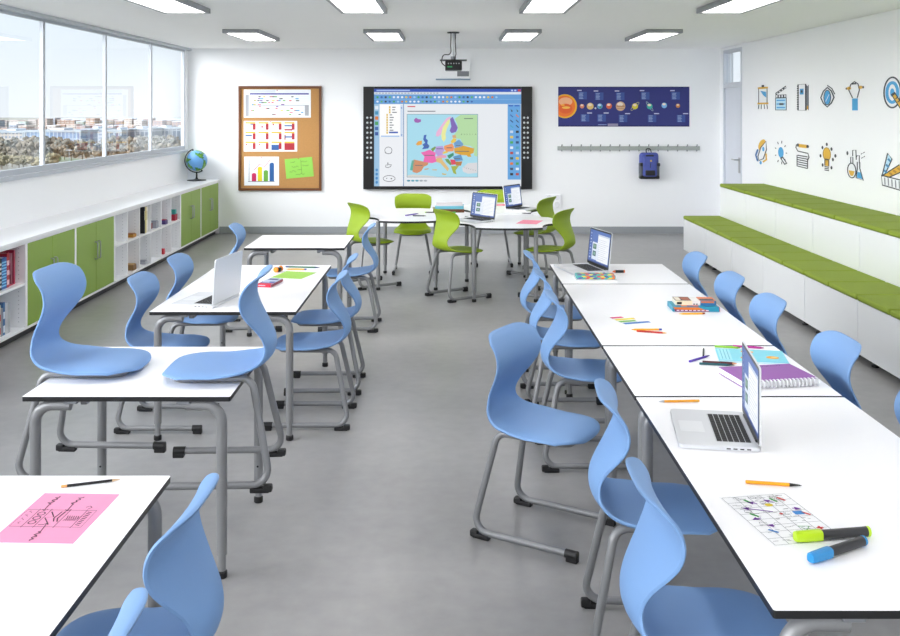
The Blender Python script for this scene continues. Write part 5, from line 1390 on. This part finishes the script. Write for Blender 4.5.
def block(px0, px1, Y, depth, hgt, fa, label, name='office_building', roof='white', cat='building', frame=True):
    x0, x1 = dirx(px0, Y), dirx(px1, Y); cx = (x0+x1)/2; w = (x1-x0)/2
    e = empty(name, (cx, Y+depth/2, GZ), 0, label, cat)
    MB().box(-w, w, -depth/2, depth/2, 0, hgt, FA[fa]).build('walls', e, smooth=False)
    if frame:
        r = MB().box(-w-.8, w+.8, -depth/2-.8, depth/2+.8, hgt, hgt+1.6, WHT)
        r.build('roof_slab', e, smooth=False)
        for sx in (-w-.7, w-.5): MB().box(sx, sx+1.2, -depth/2-.7, -depth/2+.5, 0, hgt, WHT).build('corner_pillar', e, smooth=False)
        MB().box(-w*.3, w*.2, -depth*.2, depth*.3, hgt+1.6, hgt+3.2, mat('roof_plant', 'C9D2DC', .6, noise=.05)).build('roof_plant', e, smooth=False)
    else:
        MB().box(-w-.3, w+.3, -depth/2-.3, depth/2+.3, hgt, hgt+.7, mat('roof_'+roof, roof, .8, noise=.08)).build('roof', e, smooth=False)
    return e
block(-60, -14, 800, 40, 12.0, 'dark', 'long glass office block beyond the left edge of the window view')
block(-12, 23, 800, 40, 12.0, 'grid', 'beige grid-fronted office block in the leftmost window pane')
block(25, 80, 800, 40, 12.5, 'blue', 'blue glass office block with a white roof slab outside the windows')
block(82, 103, 900, 30, 12.0, 'grey', 'low white and grey building right of the blue glass block')
block(107, 121, 820, 40, 12.5, 'dark', 'white-framed narrow office block behind the second mullion')
block(122, 149, 860, 40, 12.8, 'dark', 'white-framed dark glass office block in the third pane')
block(152, 169, 900, 40, 13.0, 'dark', 'dark glass office block in the fourth pane, left half')
block(171, 182, 900, 40, 13.0, 'dark', 'dark glass office block in the fourth pane, beside the wall')
e = empty('canopy_roof', (dirx(91, 700), 700, GZ), 0, 'low white sloping canopy roof among the trees in front of the offices', 'roof')
MB().box(-8, 8, -5, 5, 5.2, 6.4, WHT).build('roof_slab', e, smooth=False)
for sx in (-7, 7): MB().box(sx-.4, sx+.4, -4, -3.2, 0, 5.2, WHT).build('post', e, smooth=False)
rnd = random.Random(5)
kinds = ['red', 'pale', 'rose', 'grey', 'pale', 'red', 'teal', 'rose']
desc = {'red': 'brick-red', 'pale': 'pale cream', 'rose': 'rose-grey', 'grey': 'cool grey', 'teal': 'blue-green'}
ORDN = ORD+['seventeenth', 'eighteenth', 'nineteenth', 'twentieth', 'twenty-first', 'twenty-second', 'twenty-third', 'twenty-fourth']
px = -20.0; k = 0
while px < 186:
    for row, (Y, hb) in enumerate(((1420, 15.5), (1120, 11.0))):
        w = rnd.uniform(7.4, 9.4)
        fa = kinds[rnd.randrange(8)]
        h = hb+rnd.uniform(-2.5, 2.8)
        block(px, px+w, Y+rnd.uniform(-30, 30), 22, h, fa,
              '%s block of flats, %s from the left in the %s skyline row' % (desc[fa], ORDN[k], 'far' if row == 0 else 'nearer'), 'apartment_block', ['C9B8B0', 'B8A8A4', 'D6D8DC', 'A89C9C'][rnd.randrange(4)], 'building', False)
    px += 9.6; k += 1
# low hills on the horizon
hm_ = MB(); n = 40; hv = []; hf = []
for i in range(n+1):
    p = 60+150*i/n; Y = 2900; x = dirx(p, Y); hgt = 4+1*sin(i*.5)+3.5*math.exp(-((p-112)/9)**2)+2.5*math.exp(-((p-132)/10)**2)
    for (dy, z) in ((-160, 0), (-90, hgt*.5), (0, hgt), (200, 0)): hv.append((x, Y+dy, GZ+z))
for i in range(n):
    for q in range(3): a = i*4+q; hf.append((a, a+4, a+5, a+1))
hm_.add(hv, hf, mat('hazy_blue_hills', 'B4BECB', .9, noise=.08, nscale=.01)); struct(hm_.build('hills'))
# trees between the offices and the window
def crown(seed, mats, nm='tree'):
    r = random.Random(seed); bm = bmesh.new()
    for q in range(16):
        c = Vector((r.uniform(-2.6, 2.6), r.uniform(-2.6, 2.6), r.uniform(3.0, 7.4))); t = bmesh.ops.create_icosphere(bm, subdivisions=2, radius=r.uniform(.9, 1.6))
        for v in t['verts']: v.co = c+v.co*r.uniform(.72, 1.28)
    mb = MB(); mb.addbm(bm, mats); return mb
tm = [mat('olive_brown_leaves', (.165, .145, .112), .9, noise=.25, nscale=.6), mat('grey_green_leaves', (.150, .152, .135), .9, noise=.25, nscale=.6), mat('yellow_green_leaves', (.235, .210, .135), .9, noise=.25, nscale=.6)]
lab = ['bare olive-brown tree in the belt below the office blocks', 'grey-green tree in the belt below the office blocks', 'yellow-green tree at the foot of the leftmost window pane']
protos = []
for q in range(3):
    e = empty('tree', (0, 0, GZ), 0, lab[q], 'tree', ['olive-brown trees outside', 'grey-green trees outside', 'yellow-green trees outside'][q])
    crown(q+3, tm[q]).build('crown', e)
    MB().lathe([(.42, 0), (.28, 2), (.2, 5)], mat('tree_bark', '7A6E62', .9, noise=.2), 8).build('trunk', e)
    protos.append([e, False])
def tree(q, px, Y, s):
    e, used = protos[q]; x = dirx(px, Y); z = rnd.uniform(0, 6.28)
    if not used: e.location = (x, Y, GZ); e.rotation_euler = (0, 0, z); protos[q][1] = True; o = e
    else: o = dup(e, (x, Y, GZ), z, lab[q])
    o.scale = (s, s, s)
for row, (Y, n) in enumerate(((745, 26), (690, 26), (640, 26), (595, 24))):
    for i in range(n):
        p = -15+205*i/(n-1)+rnd.uniform(-3, 3)
        q = 0 if rnd.random() < .6 else 1
        if 84 < p < 103 and row < 2: continue
        tree(q, p, Y+rnd.uniform(-20, 20), rnd.uniform(1.0, 1.45) if row < 3 else rnd.uniform(.9, 1.2))
for i in range(14): tree(2, -12+66*i/13+rnd.uniform(-2, 2), 520+rnd.uniform(-18, 22), rnd.uniform(.7, 1.0))
e = empty('street_lamp', (dirx(69.2, 545), 545, GZ), 0, 'white double-armed street lamp standing among the trees outside', 'street lamp')
MB().lathe([(.22, 0), (.14, 9)], WHT, 10).build('pole', e)
MB().box(-1.7, 1.7, -.15, .15, 8.4, 8.8, WHT).build('arm', e)
SKY, LAMP, FILL_GLOW, EXPO = 0.84, 6.6, 15.2, 0.41
# ------------------------------------------------------------------ sky, lamps, camera
w = bpy.data.worlds.new('pale_sky'); bpy.context.scene.world = w; w.use_nodes = True
nt = w.node_tree; bg = nt.nodes['Background']
tc = nt.nodes.new('ShaderNodeTexCoord'); sp = nt.nodes.new('ShaderNodeSeparateXYZ'); rp = nt.nodes.new('ShaderNodeValToRGB')
nt.links.new(tc.outputs['Generated'], sp.inputs[0]); nt.links.new(sp.outputs[2], rp.inputs['Fac'])
el = rp.color_ramp.elements
el[0].position = 0.0; el[0].color = (.93, .96, .99, 1); el[1].position = .45; el[1].color = (.70, .84, .98, 1)
q = el.new(.08); q.color = (.86, .93, .99, 1)
# broad bright sky lobe behind left of the viewer, added to light the room
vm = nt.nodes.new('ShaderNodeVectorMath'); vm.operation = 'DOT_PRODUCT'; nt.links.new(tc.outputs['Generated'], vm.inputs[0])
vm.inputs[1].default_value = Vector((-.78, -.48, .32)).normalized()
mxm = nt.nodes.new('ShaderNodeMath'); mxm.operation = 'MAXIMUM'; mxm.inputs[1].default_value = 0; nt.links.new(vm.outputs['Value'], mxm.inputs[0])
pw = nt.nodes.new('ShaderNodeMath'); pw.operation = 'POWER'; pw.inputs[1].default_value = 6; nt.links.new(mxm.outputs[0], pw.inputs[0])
sca = nt.nodes.new('ShaderNodeVectorMath'); sca.operation = 'SCALE'; sca.inputs[0].default_value = (FILL_GLOW, FILL_GLOW*.975, FILL_GLOW*.965); nt.links.new(pw.outputs[0], sca.inputs['Scale'])
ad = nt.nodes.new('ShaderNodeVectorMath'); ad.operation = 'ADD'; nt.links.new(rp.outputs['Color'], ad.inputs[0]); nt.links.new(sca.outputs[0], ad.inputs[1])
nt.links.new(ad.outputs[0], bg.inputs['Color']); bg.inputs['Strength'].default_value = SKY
M['lamp_glow'].node_tree.nodes['Principled BSDF'].inputs['Emission Strength'].default_value = LAMP

cam = bpy.data.cameras.new('camera'); co = bpy.data.objects.new('camera', cam); C.objects.link(co)
co.location = (0, 0, EYE); co.rotation_euler = (pi/2, 0, 0)
cam.sensor_fit = 'HORIZONTAL'; cam.sensor_width = 36; cam.lens = F/900*36
cam.shift_y = -(318-109)/900; cam.shift_x = .5/900; cam.clip_start = .05; cam.clip_end = 8000
sc = bpy.context.scene; sc.camera = co
sc.view_settings.view_transform = 'Standard'; sc.view_settings.look = 'None'; sc.view_settings.gamma = 1; sc.view_settings.exposure = EXPO
try: sc.view_settings.use_curve_mapping = False
except Exception: pass
sc.cycles.use_denoising = True
sc.cycles.max_bounces = 14; sc.cycles.diffuse_bounces = 10; sc.cycles.transparent_max_bounces = 12
sc.cycles.sample_clamp_indirect = 6
sc.cycles.caustics_reflective = False; sc.cycles.caustics_refractive = False
